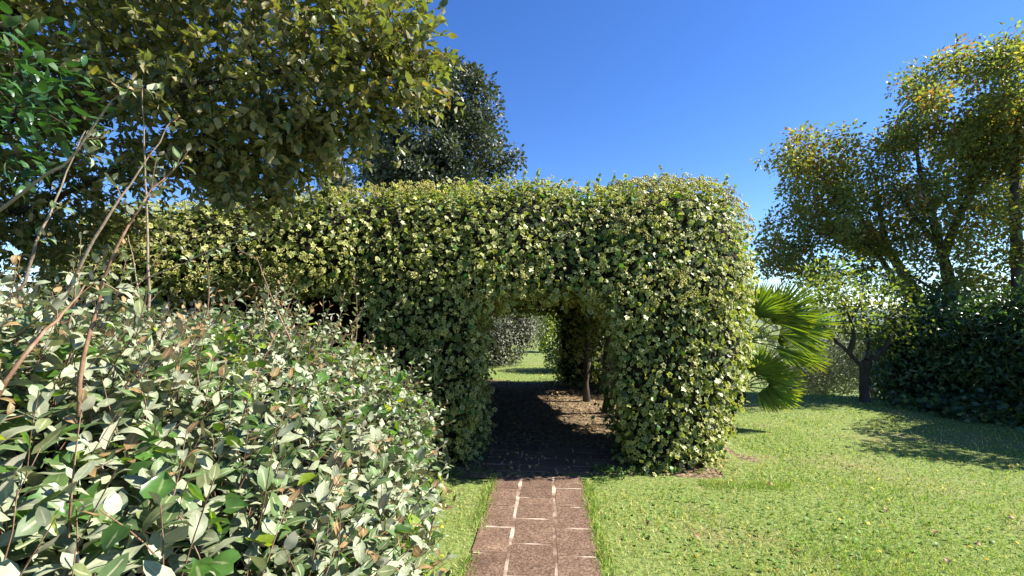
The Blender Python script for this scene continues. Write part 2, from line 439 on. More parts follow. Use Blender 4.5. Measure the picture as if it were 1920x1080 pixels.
# ------------------------------------------------------------------ ground
def sstep(a, b, x):
    t = np.clip((x - a) / (b - a), 0, 1); return t * t * (3 - 2 * t)
def ground_z(x, y):
    x = np.asarray(x, float); y = np.asarray(y, float)
    drop = -2.4 * sstep(9.3, 14.5, y + 0.25 * (x - 6)) * sstep(3.4, 5.5, x)
    r = np.hypot(x, y)
    far = -0.03 * np.clip(r - 55, 0, 700)
    bump = 0.015 * np.sin(x * 1.7 + 0.6) * np.sin(y * 1.3) * sstep(1.2, 3.0, np.abs(x - 0.3))
    return drop + far + bump

g1 = np.concatenate([-np.geomspace(900, 12.5, 16), np.arange(-12, 14.01, 0.5), np.geomspace(14.8, 900, 18)])
g2 = np.concatenate([-np.geomspace(300, 4.5, 10), np.arange(-4, 30.01, 0.5), np.geomspace(31, 1500, 18)])
GX, GY = np.meshgrid(g1, g2, indexing='ij')
V = np.stack([GX, GY, ground_z(GX, GY)], -1).reshape(-1, 3)
ni, nj = GX.shape
i, j = np.meshgrid(np.arange(ni - 1), np.arange(nj - 1), indexing='ij'); a = (i * nj + j).ravel()
lawn = link("lawn", mesh_from("lawn", V, np.stack([a, a + nj, a + nj + 1, a + 1], 1)), M_lawn, None, 'structure')

th = np.linspace(0, 2 * np.pi, 160, endpoint=False)
hh = 40 + 22 * np.sin(3 * th + 1) + 12 * np.sin(7 * th) + 7 * np.sin(17 * th + 2)
rings = []
for k, (rr_, zf) in enumerate(((1500, 0), (2100, 0.55), (2600, 1.0), (3600, 0.7))):
    rings.append(np.stack([rr_ * np.cos(th), rr_ * np.sin(th), -26 + (hh + 26) * zf], 1))
V = np.concatenate(rings); n = len(th); Fq = []
for k in range(3):
    q = np.arange(n); Fq.append(np.stack([k * n + q, k * n + (q + 1) % n, (k + 1) * n + (q + 1) % n, (k + 1) * n + q], 1))
link("hills", mesh_from("hills", V, np.concatenate(Fq)), M_hill, None, 'structure')

# local frame of the ivy arbour
TH = -0.09; AO = np.array([0.3, 5.0]); cT, sT = math.cos(TH), math.sin(TH)
def to_loc(p):
    d = p[:, :2] - AO
    return np.stack([d[:, 0] * cT + d[:, 1] * sT, -d[:, 0] * sT + d[:, 1] * cT, p[:, 2]], 1)
def to_world(x, y, z):
    return np.array([AO[0] + x * cT - y * sT, AO[1] + x * sT + y * cT, z])

# soil under and inside the arbour, a thin mound over the lawn
gx = np.linspace(-6.2, 2.8, 60); gy = np.linspace(-0.42, 6.9, 48)
SX, SY = np.meshgrid(gx, gy, indexing='ij')
wob = SN(6.0, seed=3)
edge = wob(np.stack([SX.ravel(), SY.ravel(), 0 * SX.ravel()], 1)).reshape(SX.shape) * 0.45
ins = np.minimum(np.minimum(SX + 6.1, 1.95 - SX), np.minimum(SY + 0.2, 6.35 - SY)) + edge
Z = np.clip(ins * 0.12, -0.05, 0.014)
W = np.stack([AO[0] + SX * cT - SY * sT, AO[1] + SX * sT + SY * cT], -1)
Z = Z + ground_z(W[..., 0], W[..., 1])
V = np.concatenate([W, Z[..., None]], -1).reshape(-1, 3)
ni, nj = SX.shape
i, j = np.meshgrid(np.arange(ni - 1), np.arange(nj - 1), indexing='ij'); a = (i * nj + j).ravel()
link("soil", mesh_from("soil", V, np.stack([a, a + nj, a + nj + 1, a + 1], 1)), M_dirt, None, 'structure')

# ------------------------------------------------------------------ paved path, each stone a part
def slab_mesh(w, l, h=0.05, bev=0.0008, irr=0.006):
    nx, ny = 4, 4
    xs = np.linspace(-w / 2, w / 2, nx); ys = np.linspace(-l / 2, l / 2, ny)
    pts = []
    for y_ in ys:
        for x_ in xs:
            e = 1.0 if (abs(x_) > w / 2 - 1e-6 or abs(y_) > l / 2 - 1e-6) else 0.0
            pts.append((x_ + rng.normal(0, irr * 0.6), y_ + rng.normal(0, irr * 0.6), -bev * e + rng.normal(0, 0.0006)))
    V = pts; Fq = [(r * nx + c, r * nx + c + 1, (r + 1) * nx + c + 1, (r + 1) * nx + c) for r in range(ny - 1) for c in range(nx - 1)]
    loop = [c for c in range(nx)] + [r * nx + nx - 1 for r in range(1, ny)] + [(ny - 1) * nx + c for c in range(nx - 2, -1, -1)] + [r * nx for r in range(ny - 2, 0, -1)]
    k0 = len(V)
    for q in loop: V.append((V[q][0], V[q][1], -h))
    for a_ in range(len(loop)):
        b_ = (a_ + 1) % len(loop); Fq.append((loop[b_], loop[a_], k0 + a_, k0 + b_))
    return mesh_from("paving_stone", np.array(V), np.array(Fq), smooth=False)

path = None
PD = 0.074
bedz = 0.0104; topz = 0.0135
# mortar bed: strips for the run and the cross band
Vb, Fb = [], []
def bed_quad(c4, z):
    k = len(Vb); Vb.extend([(x_, y_, z) for x_, y_ in c4]); Fb.append((k, k + 1, k + 2, k + 3))
def path_xy(t, y): return (t + (y - 3.0) * PD, y)
bed_quad([path_xy(-0.275, -0.5), path_xy(0.54, -0.5), path_xy(0.54, 4.70), path_xy(-0.275, 4.70)], bedz)
bl = [to_world(x_, y_, 0)[:2] for x_, y_ in ((-0.6, -0.2), (0.78, -0.2), (0.78, 0.72), (-0.6, 0.72))]
bed_quad([tuple(q) for q in bl], bedz + 0.008)
path = link("garden_path", mesh_from("garden_path", np.array(Vb), np.array(Fb), smooth=False), M_mortar, None, 'structure')
def stone(x, y, z, w, l, rot):
    o = link("paving_stone", slab_mesh(w, l), M_stone, path)
    o.location = (x, y, z + rng.normal(0, 0.0005)); o.rotation_euler = (rng.normal(0, .0015), rng.normal(0, .0015), rot + rng.normal(0, .008))
cols = [(-0.165, 0.245, [2.80, 3.19, 3.58, 3.97, 4.36, 4.70]), (0.122, 0.285, [2.50, 2.90, 3.31, 3.72, 4.14, 4.70]),
        (0.420, 0.262, [2.74, 3.14, 3.55, 3.945, 4.36, 4.70])]
for tc_, w_, js in cols:
    js = [js[0] - 0.4 * k for k in range(7, 0, -1)] + js
    for y0, y1 in zip(js[:-1], js[1:]):
        g = 0.024 if rng.random() < 0.65 else 0.012
        x_, y_ = path_xy(tc_, (y0 + y1) / 2)
        stone(x_, y_, topz, w_ - rng.uniform(0, 0.012), (y1 - y0) - g, -PD)
for r_, (y0, y1) in enumerate(((-0.2, 0.0), (0.0, 0.25), (0.25, 0.5), (0.5, 0.74))):
    xs = np.arange(-0.6 + (r_ % 2) * 0.19, 0.9, 0.38); xs = np.concatenate([[-0.62], xs[(xs > -0.5) & (xs < .7)], [0.8]])
    for x0, x1 in zip(xs[:-1], xs[1:]):
        if x1 - x0 < 0.12: continue
        q = to_world((x0 + x1) / 2, (y0 + y1) / 2, 0)
        stone(q[0], q[1], topz + 0.008, x1 - x0 - 0.018, y1 - y0 - 0.018, TH)

# ------------------------------------------------------------------ ivy arbour
hn1, hn2 = SN(2.4, seed=11), SN(6.5, seed=12)
def hedge_sdf(p):
    q = to_loc(p); x, y, z = q.T
    flare = 0.36 * (1 - sstep(0.0, 1.25, z))
    q1 = q.copy(); q1[:, 0] = x + flare * (x > 1.6) * sstep(1.2, 2.3, x)
    q1[:, 1] = y - (0.12 * (1 - sstep(0.9, 2.0, z)) + 0.42 * np.clip(z - 2.15, 0, 1) + 0.34 * np.maximum(0, x - 0.95) ** 2) * (y < 1.8)
    q1[:, 2] = z + 0.05 * np.maximum(0, -x - 1)
    d = sbox(q1, (-5.7, -0.22, -1.0), (2.38, 6.3, 3.03), 0.5)
    ar = 0.10 * (1 - sstep(0.0, 0.9, z))
    sl = 0.10 * np.clip(x, -0.7, 0.8)
    cav = sbox(np.stack([x, y, z - sl], 1), (-0.70 - 0.0, -3, -2), (0.80, 2.5, 1.86), 0.42) - ar * 0.8
    cav = np.minimum(cav, sbox(q, (-4.8, 0.95, -2), (1.75, 5.6, 2.12), 0.2))
    cav = np.minimum(cav, sbox(q, (-4.1, -3, -2), (-1.78, 2, 1.93), 0.2))
    cav = np.minimum(cav, sbox(np.stack([x, y, z - 0.16 * (y - 2)], 1), (1.0, 1.5, -2), (5, 5.1, 1.72), 0.2))
    cav = np.minimum(cav, sbox(q, (-1.6, 4.5, -2), (0.25, 9, 1.62), 0.35))
    d = np.maximum(d, -cav)
    return d - 0.06 * hn1(p) - 0.06 * hn2(p)

arb = thing("ivy_arbour", "clipped ivy tunnel with variegated leaves and yellow-green flower heads over the path", "ivy arbour", (0.3, 5.0, 0))
HLO, HHI = (-6.3, 4.2, -0.25), (3.7, 12.3, 3.6)
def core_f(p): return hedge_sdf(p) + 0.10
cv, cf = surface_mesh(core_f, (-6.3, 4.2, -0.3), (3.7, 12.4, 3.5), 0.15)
part("light_block_core", cv, cf, M_core, arb, kind='stuff')  # solid core added to stop light leaks and keep the tunnel dark

def hedge_w(p):
    q = to_loc(p)
    w = np.where(q[:, 1] < 0.75, 1.0, 0.16)
    w = np.where((q[:, 0] > 1.9) & (q[:, 1] < 2.2), 1.0, w)
    w = np.where((q[:, 1] >= 0.75) & (q[:, 1] < 2.0) & (q[:, 2] > 2.7), 0.7, w)
    w = np.where((q[:, 1] > 5.2) & (q[:, 2] < 2.2), 0.5, w)
    return np.where(q[:, 2] < -0.02, 0, w)
pos, nor = surface_points(hedge_sdf, HLO, HHI, 55000, hedge_w, 0.14)
k = pos[:, 2] > 0.0; pos, nor = pos[k], nor[k]
n = len(pos)
pos = pos + nor * rng.normal(0.0, 0.06, (n, 1)) + nor * (rng.random((n, 1)) < 0.05) * rng.uniform(0, .12, (n, 1))
up = np.array([0, 0, 1.0])
nn = nrm(nor * .8 + 0.3 * up + rng.normal(0, 0.55, (n, 3)))
dd = nrm(-0.8 * up + 0.35 * nor + rng.normal(0, 0.45, (n, 3)))
dd = np.where(nor[:, 2:3] > 0.6, nrm(rng.normal(0, 1, (n, 3)) * [1, 1, .3] + nor * 0.2), dd)
R = basis(dd, nn)
sc = rng.uniform(0.03, 0.064, n)
g0 = SN(3.2, seed=23)(pos) + 0.4 * SN(8, seed=22)(pos)
plain = (g0 > 1.0) | (rng.random(n) < 0.05)
base = np.array([0.165, 0.19, 0.045])
tint = base * rng.uniform(0.65, 1.5, (n, 1)) * np.array([1, 1, 1]) + rng.normal(0, 0.008, (n, 3))
tint[plain] = np.array([0.055, 0.15, 0.018]) * rng.uniform(0.7, 1.5, (plain.sum(), 1))
pale = rng.random(n) < 0.12; tint[pale & ~plain] = np.array([0.24, 0.27, 0.085]) * rng.uniform(0.8, 1.2, ((pale & ~plain).sum(), 1))
tint = np.clip(tint, 0.01, 1)
mfl = np.where(plain, 0.0, 1.0)
ivyT = [leaf_ivy(0.12, 1), leaf_ivy(0.3, 2), leaf_ivy(-0.1, 3)]
split_leaves(arb, ivyT, pos, R, sc, tint, M_ivy, mfl, 300, umin=800, umax=1430, vmin=320, vmax=900)

# a second layer of plain leaves deeper in
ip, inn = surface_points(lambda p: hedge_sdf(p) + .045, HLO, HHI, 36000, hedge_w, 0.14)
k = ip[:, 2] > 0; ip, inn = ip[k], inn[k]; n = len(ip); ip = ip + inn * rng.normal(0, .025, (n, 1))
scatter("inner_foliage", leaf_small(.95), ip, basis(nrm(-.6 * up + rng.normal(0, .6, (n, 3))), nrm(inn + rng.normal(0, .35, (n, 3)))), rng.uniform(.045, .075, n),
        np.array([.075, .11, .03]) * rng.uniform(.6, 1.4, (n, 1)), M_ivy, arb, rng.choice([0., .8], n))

# flower heads: small balls on short stalks making a globe
def ico():
    t = (1 + 5 ** .5) / 2
    v = np.array([(-1, t, 0), (1, t, 0), (-1, -t, 0), (1, -t, 0), (0, -1, t), (0, 1, t), (0, -1, -t), (0, 1, -t), (t, 0, -1), (t, 0, 1), (-t, 0, -1), (-t, 0, 1)], float)
    return nrm(v)
def umbel_template(nb, seed):
    r = np.random.default_rng(seed)
    g = nrm(r.normal(size=(nb * 6, 3)))
    sel = [g[0]]
    for c in g[1:]:
        if len(sel) < nb and min(np.linalg.norm(c - s) for s in sel) > 0.42: sel.append(c)
    oc = np.array([(1, 1, 1), (1, -1, -1), (-1, 1, -1), (-1, -1, 1)], float) * .8
    of = np.array([(0, 1, 2), (0, 3, 1), (0, 2, 3), (1, 3, 2)])
    V, Fc = [], []
    for c in sel:
        if c[2] < -0.35: continue
        k0 = len(V) * 4; V.append(c * 0.8 + (oc @ np.linalg.qr(r.normal(size=(3, 3)))[0]) * 0.24); Fc.append(of + k0)
    V = np.concatenate(V); return V, np.concatenate(Fc), np.zeros(len(V))
umb = [umbel_template(15, s) for s in range(3)]
def flower_w(p):
    q = to_loc(p); z = q[:, 2]
    w = (sstep(1.3, 2.3, z) + .1 * (z > .3) * (q[:, 0] > 1)) * np.where(q[:, 1] < 1.0, 1, 0.14)
    c = SN(2.6, seed=31)(p) + 0.5 * SN(7, seed=32)(p)
    return w * sstep(-0.6, 0.6, c) * (hedge_g(p) < 0.8)
hg1, hg2 = SN(3.2, seed=23), SN(8, seed=22)
def hedge_g(p): return hg1(p) + 0.4 * hg2(p)
fp, fn = surface_points(hedge_sdf, HLO, HHI, 4300, flower_w, 0.12)
fc_ = nrm(rng.normal(size=(len(fp), 3))) * rng.uniform(0, 0.06, (len(fp), 1))
fp = fp + fn * rng.uniform(0.05, 0.14, (len(fp), 1)) + fc_
fR = basis(nrm(rng.normal(size=fp.shape)), nrm(fn + 0.6 * up))
fs = rng.uniform(0.022, 0.040, len(fp))
ft = np.array([0.47, 0.44, 0.13]) * rng.uniform(0.6, 1.25, (len(fp), 1)) + rng.normal(0, 0.02, (len(fp), 3))
split_leaves(arb, umb, fp, fR, fs, np.clip(ft, .02, 1), M_flower, None, 220, name='flower_head', mass='flower_mass', umin=300, umax=1430, vmin=310, vmax=620)

# shoots standing out of the top of the ivy
sg = Geo(); lp, lR, ls, lt, lm = [], [], [], [], []
sp, sn_ = surface_points(hedge_sdf, (-4.5, 4.3, 2.6), (3.2, 7.5, 3.6), 150, None, 0.1)
for p0, n0 in zip(sp, sn_):
    if n0[2] < 0.3: continue
    ln = rng.uniform(0.06, 0.34); d0 = nrm(n0 + up + rng.normal(0, 0.45, 3))
    pts = np.array([p0 - d0 * 0.1, p0 + d0 * ln * 0.5, p0 + d0 * ln + rng.normal(0, 0.02, 3)])
    sg.tube(pts, [0.004, 0.003, 0.0015], 4)
    for t in np.linspace(0.3, 1, int(5 + ln * 26)):
        lp.append(p0 + d0 * ln * t); dl = nrm(rng.normal(0, 1, 3) + d0 * .4); lR.append(basis(dl[None], nrm(rng.normal(0, .6, 3) + up)[None])[0])
        ls.append(rng.uniform(0.03, 0.055)); lt.append(np.array([0.12, 0.19, 0.045]) * rng.uniform(0.7, 1.4)); lm.append(float(rng.random() < 0.6))
# strands trailing over the upper edge of the arch and the left opening
for x0, x1, zc, k_ in ((-.68, .8, 1.9, 34), (-3.9, -1.9, 1.98, 16)):
    for _ in range(k_):
        xx = rng.uniform(x0, x1); p0 = to_world(xx, rng.uniform(-.28, .35), zc + rng.uniform(-.05, .1)); ln = rng.uniform(.1, .38) * (.6 + .8 * (abs(xx - (x0 + x1) / 2) / (x1 - x0)))
        d0 = nrm(np.array([rng.normal(0, .2), rng.normal(-.05, .2), -1.0]))
        sg.tube(np.array([p0, p0 + d0 * ln * .5 + rng.normal(0, .01, 3), p0 + d0 * ln]), [.003, .0025, .0015], 4)
        for t in np.linspace(0, 1, int(4 + ln * 42)):
            lp.append(p0 + d0 * ln * t + rng.normal(0, .012, 3)); dl = nrm(rng.normal(0, .6, 3) - up * .8); lR.append(basis(dl[None], nrm(rng.normal(0, .5, 3) + [0, -1, .4])[None])[0])
            ls.append(rng.uniform(.04, .07)); lt.append(base * rng.uniform(.6, 1.4)); lm.append(float(rng.random() < .85))
scatter("shoot_leaves", ivyT, np.array(lp), np.array(lR), np.array(ls), np.array(lt), M_ivy, arb, np.array(lm))
sg.part("shoot_stems", M_gstem, arb, 'stuff')
# timber frame inside
for x_, y_ in ((1.45, 1.35), (0.72, 3.75), (1.02, 4.6), (0.95, 2.7), (1.55, 5.3), (-1.7, 2.6), (-2.0, 5.2), (-3.2, 2.6), (-3.2, 5.0)):
    g = Geo(); b = to_world(x_, y_, -0.1); t = to_world(x_ + 0.02, y_, 2.25)
    pp = spline(np.linspace(b, t, 6) + np.column_stack([rng.normal(0, .03, 6), rng.normal(0, .03, 6), np.zeros(6)]), 12)
    g.tube(pp, 0.06 + .018 * np.sin(np.arange(12) * 1.7 + x_), 9); g.part("post", M_bark, arb)
# ivy hanging round the inner posts
cp_ = np.concatenate([np.stack([np.full(k_, x_) + rng.normal(0, .16, k_), np.full(k_, y_) + rng.normal(0, .16, k_), rng.uniform(z0, 2.05, k_)], 1) for x_, y_, z0, k_ in ((0.72, 3.75, .75, 500), (1.02, 4.6, .3, 800), (0.95, 2.7, 1.3, 300), (1.55, 5.3, .1, 600))])
wl = np.array([to_world(*q) for q in cp_]); n = len(wl)
scatter("inner_foliage", leaf_ivy(.2, 4), wl, basis(nrm(-.7 * up + rng.normal(0, .5, (n, 3))), nrm(rng.normal(0, 1, (n, 3)) + [0, -.8, .3])), rng.uniform(.045, .075, n), np.array([.06, .095, .028]) * rng.uniform(.6, 1.4, (n, 1)), M_ivy, arb, rng.choice([0., 1.], n))
for y_ in (1.3, 2.6, 3.8, 5.0):
    g = Geo(); g.tube(np.linspace(to_world(-4.7, y_, 2.02), to_world(1.8, y_, 2.02), 4), 0.055, 6); g.part("beam", M_post, arb)

# ------------------------------------------------------------------ silver shrub in the foreground
bn1, bn2 = SN(3.0, seed=41), SN(7.0, seed=42)
def bush_sdf(p):
    x, y, z = p.T
    xm = -0.20 - 0.125 * y - 0.42 * sstep(0.85, 1.55, z) - 0.10 * sstep(0.5, 0.0, z)
    top = 1.45 - 0.05 * sstep(1.5, 3.5, y) - 0.50 * np.clip(x - xm + 0.85, 0, 1) ** 1.3 + .09 * sstep(-.7, -1.6, x)
    q = np.stack([x - xm, y, z - top], 1)
    d = sbox(q, (-5.0, 0.62, -3.0), (0.0, 4.35, 0.0), 0.28)
    return d - 0.07 * bn1(p) - 0.035 * bn2(p)
bush = thing("silver_shrub", "large shrub of silvery grey-green leaves on red-brown stems left of the path", "shrub", (-1.8, 2.4, 0))
BLO, BHI = (-4.2, 0.3, 0.0), (0.1, 4.9, 1.9)
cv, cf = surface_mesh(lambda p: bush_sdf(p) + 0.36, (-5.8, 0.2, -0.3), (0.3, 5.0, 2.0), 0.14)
part("light_block_core", cv, cf, M_core, bush, kind='stuff')  # solid dark core added inside the shrub, blocks light
def bush_w(p):
    u = 960 + p[:, 0] / np.maximum(p[:, 1], .2) * F
    return np.where((u > -250), 1.0, 0.2) * np.where(p[:, 1] < 1.6, 1.0, 0.36)
sp, sn_ = surface_points(bush_sdf, BLO, BHI, 2750, bush_w, 0.15)
silverL = [leaf_blade(0.52, 2, 0.10, 0.10, 0.9), leaf_blade(0.46, 2, 0.2, 0.2, 0.95), leaf_blade(0.58, 3, 0.04, -0.06, 0.85, 0.02)]
tw = Geo(); lp, lR, ls, lt = [], [], [], []
silverT = [leaf_blade(0.52, 4, 0.10, 0.10, 0.9, 0.012), leaf_blade(0.46, 4, 0.2, 0.2, 0.95, -0.016), leaf_blade(0.58, 4, 0.04, -0.06, 0.85, 0.02)]
def shoot(p0, d0, ln, sl, nl, r0=0.0026, start=0.1, bronze=0.09, curve=0.15, geo=None):
    c = rng.normal(0, curve, 3) * ln
    ts = np.linspace(0, 1, 5)[:, None]; pts = p0 + d0 * ln * ts + c * ts ** 2
    geo.tube(pts, np.linspace(r0, 0.0012, 5), 3)
    a = rng.uniform(0, 6.28); e1 = nrm(np.cross(d0, rng.normal(0, 1, 3))); e2 = np.cross(d0, e1)
    for k in range(nl):
        t = start + (1 - start) * (k + 0.5 + rng.normal(0, .12)) / nl; a += 2.4
        o = math.cos(a) * e1 + math.sin(a) * e2
        dl = nrm(o * 0.9 + d0 * (0.45 + 0.8 * (t > 0.9)) + rng.normal(0, 0.22, 3) + [0, 0, -0.05])
        s = sl * rng.uniform(0.7, 1.2) * (1.0 - 0.5 * max(0, t - 0.6) / 0.4)
        nl_ = nrm(0.75 * up + 0.5 * d0 - 0.0 * o + rng.normal(0, 0.38, 3))
        if abs(nl_ @ dl) > 0.97: nl_ = nrm(nl_ + e1)
        lp.append(p0 + d0 * ln * t + c * t * t + dl * 0.006); lR.append(basis(dl[None], nl_[None])[0]); ls.append(s)
        young = t > 0.8 and rng.random() < bronze * 3
        if young: lt.append(np.array([0.26, 0.165, 0.07]) * rng.uniform(0.7, 1.2))
        elif rng.random() < 0.36: lt.append(np.array([0.10, 0.155, 0.055]) * rng.uniform(0.7, 1.2))
        else: lt.append(np.array([0.285, 0.315, 0.195]) * rng.uniform(0.65, 1.22))
for p0, n0 in zip(sp, sn_):
    d0 = nrm(n0 * 0.7 + 0.75 * up + np.array([0.25, -0.05, 0]) + rng.normal(0, 0.33, 3))
    ln = rng.uniform(0.22, 0.46)
    shoot(p0 - d0 * ln * rng.uniform(0.62, 0.95), d0, ln, 0.078, int(rng.integers(8, 12)), geo=tw)
# sprays that stick up along the top and the far side
for (u, v, Y, h) in ((500, 600, 2.9, .36), (400, 590, 2.0, .32), (690, 640, 3.6, .42), (630, 640, 3.5, .36), (560, 620, 3.3, .3), (770, 720, 3.7, .25), (330, 610, 1.9, .3),
                     (250, 600, 1.6, .25), (60, 640, 1.4, .22), (140, 600, 1.7, .22), (470, 620, 2.4, .26), (600, 640, 3.0, .3), (790, 780, 3.4, .22), (780, 900, 2.7, .22), (800, 1000, 2.2, .22), (740, 1000, 2.0, .2)):
    for _ in range(2):
        d0 = nrm(np.array([0.45, 0, 1.0]) + rng.normal(0, 0.22, 3))
        shoot(P(u, v, Y) + rng.normal(0, .05, 3) - d0 * .06, d0, h * rng.uniform(.8, 1.2), 0.05, 13, 0.004, 0.25, geo=tw)
sp, sn_ = surface_points(bush_sdf, BLO, BHI, 120, lambda p: (p[:, 2] > 1.05) * np.where(960 + p[:, 0] / np.maximum(p[:, 1], .2) * F > -60, 1, .1), .1)
for p0 in sp:
    d0 = nrm(np.array([0.4, 0, 1.0]) + rng.normal(0, 0.25, 3))
    shoot(p0 - d0 * .1, d0, rng.uniform(.22, .42), 0.055, 13, 0.0035, 0.2, .3, geo=tw)
# long bare shoots, each a part
def long_shoot(px, r0, mat, leaves, name='shoot'):
    pts = spline([P(*q) for q in px], 14)
    pts[1:-1] += rng.normal(0, 0.002, (12, 3))
    g = Geo(); g.tube(pts, np.linspace(r0, r0 * 0.25, 14), 6); g.part(name, mat, bush)
    for t, s in leaves:
        k = int(t * 13); d0 = nrm(pts[min(k + 1, 13)] - pts[max(k - 1, 0)])
        shoot(pts[k], nrm(d0 + rng.normal(0, .5, 3)), s, 0.04, 7, 0.0022, 0.25, 0.3, geo=tw)
long_shoot(((-60, 440, 1.5), (60, 345, 1.5), (130, 300, 1.5), (205, 195, 1.5), (258, 158, 1.5)), 0.006, M_gstem, ((.6, .05), (.85, .08), (.92, .06), (.99, .08)))
long_shoot(((148, 780, 1.25), (155, 690, 1.25), (185, 560, 1.3), (215, 470, 1.3), (270, 375, 1.35), (330, 312, 1.4)), 0.0062, M_stem, ((.35, .09), (.5, .07), (.6, .08), (.7, .1), (.8, .1), (.9, .08), (.98, .1)))
long_shoot(((95, 610, 1.6), (180, 440, 1.6), (255, 330, 1.65), (326, 222, 1.7)), 0.006, M_gstem, ((.97, .06), (.55, .07)))
long_shoot(((35, 560, 1.7), (65, 470, 1.7), (110, 360, 1.75), (160, 245, 1.8)), 0.006, M_gstem, ((.95, .06), (.6, .07), (.4, .06)))
long_shoot(((280, 620, 2.6), (276, 440, 2.6), (270, 280, 2.6), (266, 150, 2.6)), 0.008, M_gstem, ())
long_shoot(((262, 620, 2.5), (258, 540, 2.5), (240, 440, 2.5)), 0.006, M_gstem, ())
long_shoot(((150, 575, 2.2), (230, 540, 2.2), (330, 500, 2.2), (420, 460, 2.2), (500, 445, 2.2)), 0.005, M_gstem, ((.9, .1), (.75, .1), (.6, .08)))
long_shoot(((545, 640, 2.8), (510, 560, 2.8), (480, 480, 2.8)), 0.006, M_stem, ((.95, .1), (.6, .08)))
long_shoot(((-20, 760, 1.1), (60, 650, 1.15), (130, 575, 1.25), (170, 520, 1.3)), 0.006, M_stem, ((.6, .09), (.8, .1), (.98, .1)))
tw.part("twigs", M_stem, bush, 'stuff')
lp = np.array(lp); lR = np.array(lR); ls = np.array(ls); lt = np.array(lt)
far = np.linalg.norm(lp - np.array([0, 0, EYE]), axis=1) > 0.5
lp, lR, ls, lt = lp[far], lR[far], ls[far], lt[far]
split_leaves(bush, (silverT, silverL), lp, lR, ls, lt, M_silver, None, 300, cell=14, umax=880)

# shaded leaves deeper inside
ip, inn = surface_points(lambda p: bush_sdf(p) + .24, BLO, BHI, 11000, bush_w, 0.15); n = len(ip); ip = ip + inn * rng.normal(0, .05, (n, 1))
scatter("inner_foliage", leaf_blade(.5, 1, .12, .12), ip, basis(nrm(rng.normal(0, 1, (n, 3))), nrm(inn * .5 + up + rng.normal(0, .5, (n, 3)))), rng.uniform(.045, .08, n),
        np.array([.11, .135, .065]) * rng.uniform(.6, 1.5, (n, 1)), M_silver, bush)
# ivy running through the shrub
ivy = thing("ivy_vine", "glossy green ivy scrambling through the silver shrub", "ivy", (-1.4, 1.9, 0))
ivn = SN(2.8, seed=51)
def ivy_w(p):
    u = 960 + p[:, 0] / np.maximum(p[:, 1], .2) * F
    return (.35 + .65 * sstep(-0.5, 0.6, ivn(p))) * np.where(p[:, 2] > 1.3, .5, 1) * np.where((u > -200) & (u < 800), 1.0, 0.1) * np.where(u < 450, 1.0, 0.35)
pos, nor = surface_points(lambda p: bush_sdf(p) + 0.03, BLO, BHI, 3900, ivy_w, 0.15)
n = len(pos); pos = pos + nor * rng.normal(0, 0.06, (n, 1))
nn = nrm(nor * .6 + 0.7 * up + rng.normal(0, 0.35, (n, 3))); dd = nrm(-0.35 * up + 0.5 * nor + rng.normal(0, .6, (n, 3)))
bigT = [leaf_heart(0.3, 5), leaf_heart(0.6, 6), leaf_heart(-0.2, 8)]
sc = rng.uniform(0.04, 0.075, n)
tint = np.array([0.06, 0.13, 0.024]) * rng.uniform(0.55, 1.35, (n, 1))
yellow_lit = rng.random(n) < 0.05; tint[yellow_lit] = np.array([0.28, 0.34, 0.03]) * rng.uniform(.7, 1.1, (yellow_lit.sum(), 1))  # some leaves have yellow sunlight put into their tint
far = np.linalg.norm(pos - np.array([0, 0, EYE]), axis=1) > 0.5
split_leaves(ivy, bigT, pos[far], basis(dd, nn)[far], sc[far], tint[far], M_green, None, 300, cell=14, umax=860)

# ------------------------------------------------------------------ trees
def tube_mesh_part(name, paths, mat, parent, sides=7, kind=None):
    g = Geo()
    for pts, rad in paths: g.tube(pts, rad, sides)
    return g.part(name, mat, parent, kind)

def connect(nodes, nrad, targets, wander=0.12, rmin=0.006, up_bias=0.0):
    """join each target to the nearest node of the skeleton with a curved twig"""
    nodes = [np.asarray(q, float) for q in nodes]; A = np.array(nodes); Rr = np.array(nrad, float)
    paths = []
    d = np.min(np.linalg.norm(targets[:, None] - A[None], axis=2), 1)
    for t in targets[np.argsort(d)]:
        D = np.linalg.norm(A - t, axis=1) + 0.35 * np.maximum(0, A[:, 2] - t[2]) ; k = int(np.argmin(D))
        a, r = A[k], max(rmin, Rr[k] * 0.6)
        L_ = np.linalg.norm(t - a)
        if L_ < 0.05: continue
        m1 = a + (t - a) * 0.35 + rng.normal(0, wander * L_, 3) + np.array([0, 0, up_bias * L_]); m2 = a + (t - a) * 0.7 + rng.normal(0, wander * L_, 3)
        pts = spline([a, m1, m2, t], 7)
        rad = np.linspace(r, max(rmin * .5, r * 0.3), 7); paths.append((pts, rad))
        A = np.concatenate([A, pts[2::2]]); Rr = np.concatenate([Rr, rad[2::2]])
    return paths

def fill(E, n, shell=0.0, pw=0.8):
    """points inside a union of ellipsoids (centre, radii)"""
    vol = np.array([np.prod(r) for c, r in E]) ** pw
    pick = rng.choice(len(E), n, p=vol / vol.sum())
    d = nrm(rng.normal(size=(n, 3))); rad = rng.random(n) ** (1 / 3 if shell == 0 else 1 / (3 + shell))
    return np.array([E[k][0] for k in pick]) + d * rad[:, None] * np.array([E[k][1] for k in pick])

def px_ell(u, v, Y, ru, rv, rY):
    return (P(u, v, Y), np.array([ru * Y / F, rY, rv * Y / F]))

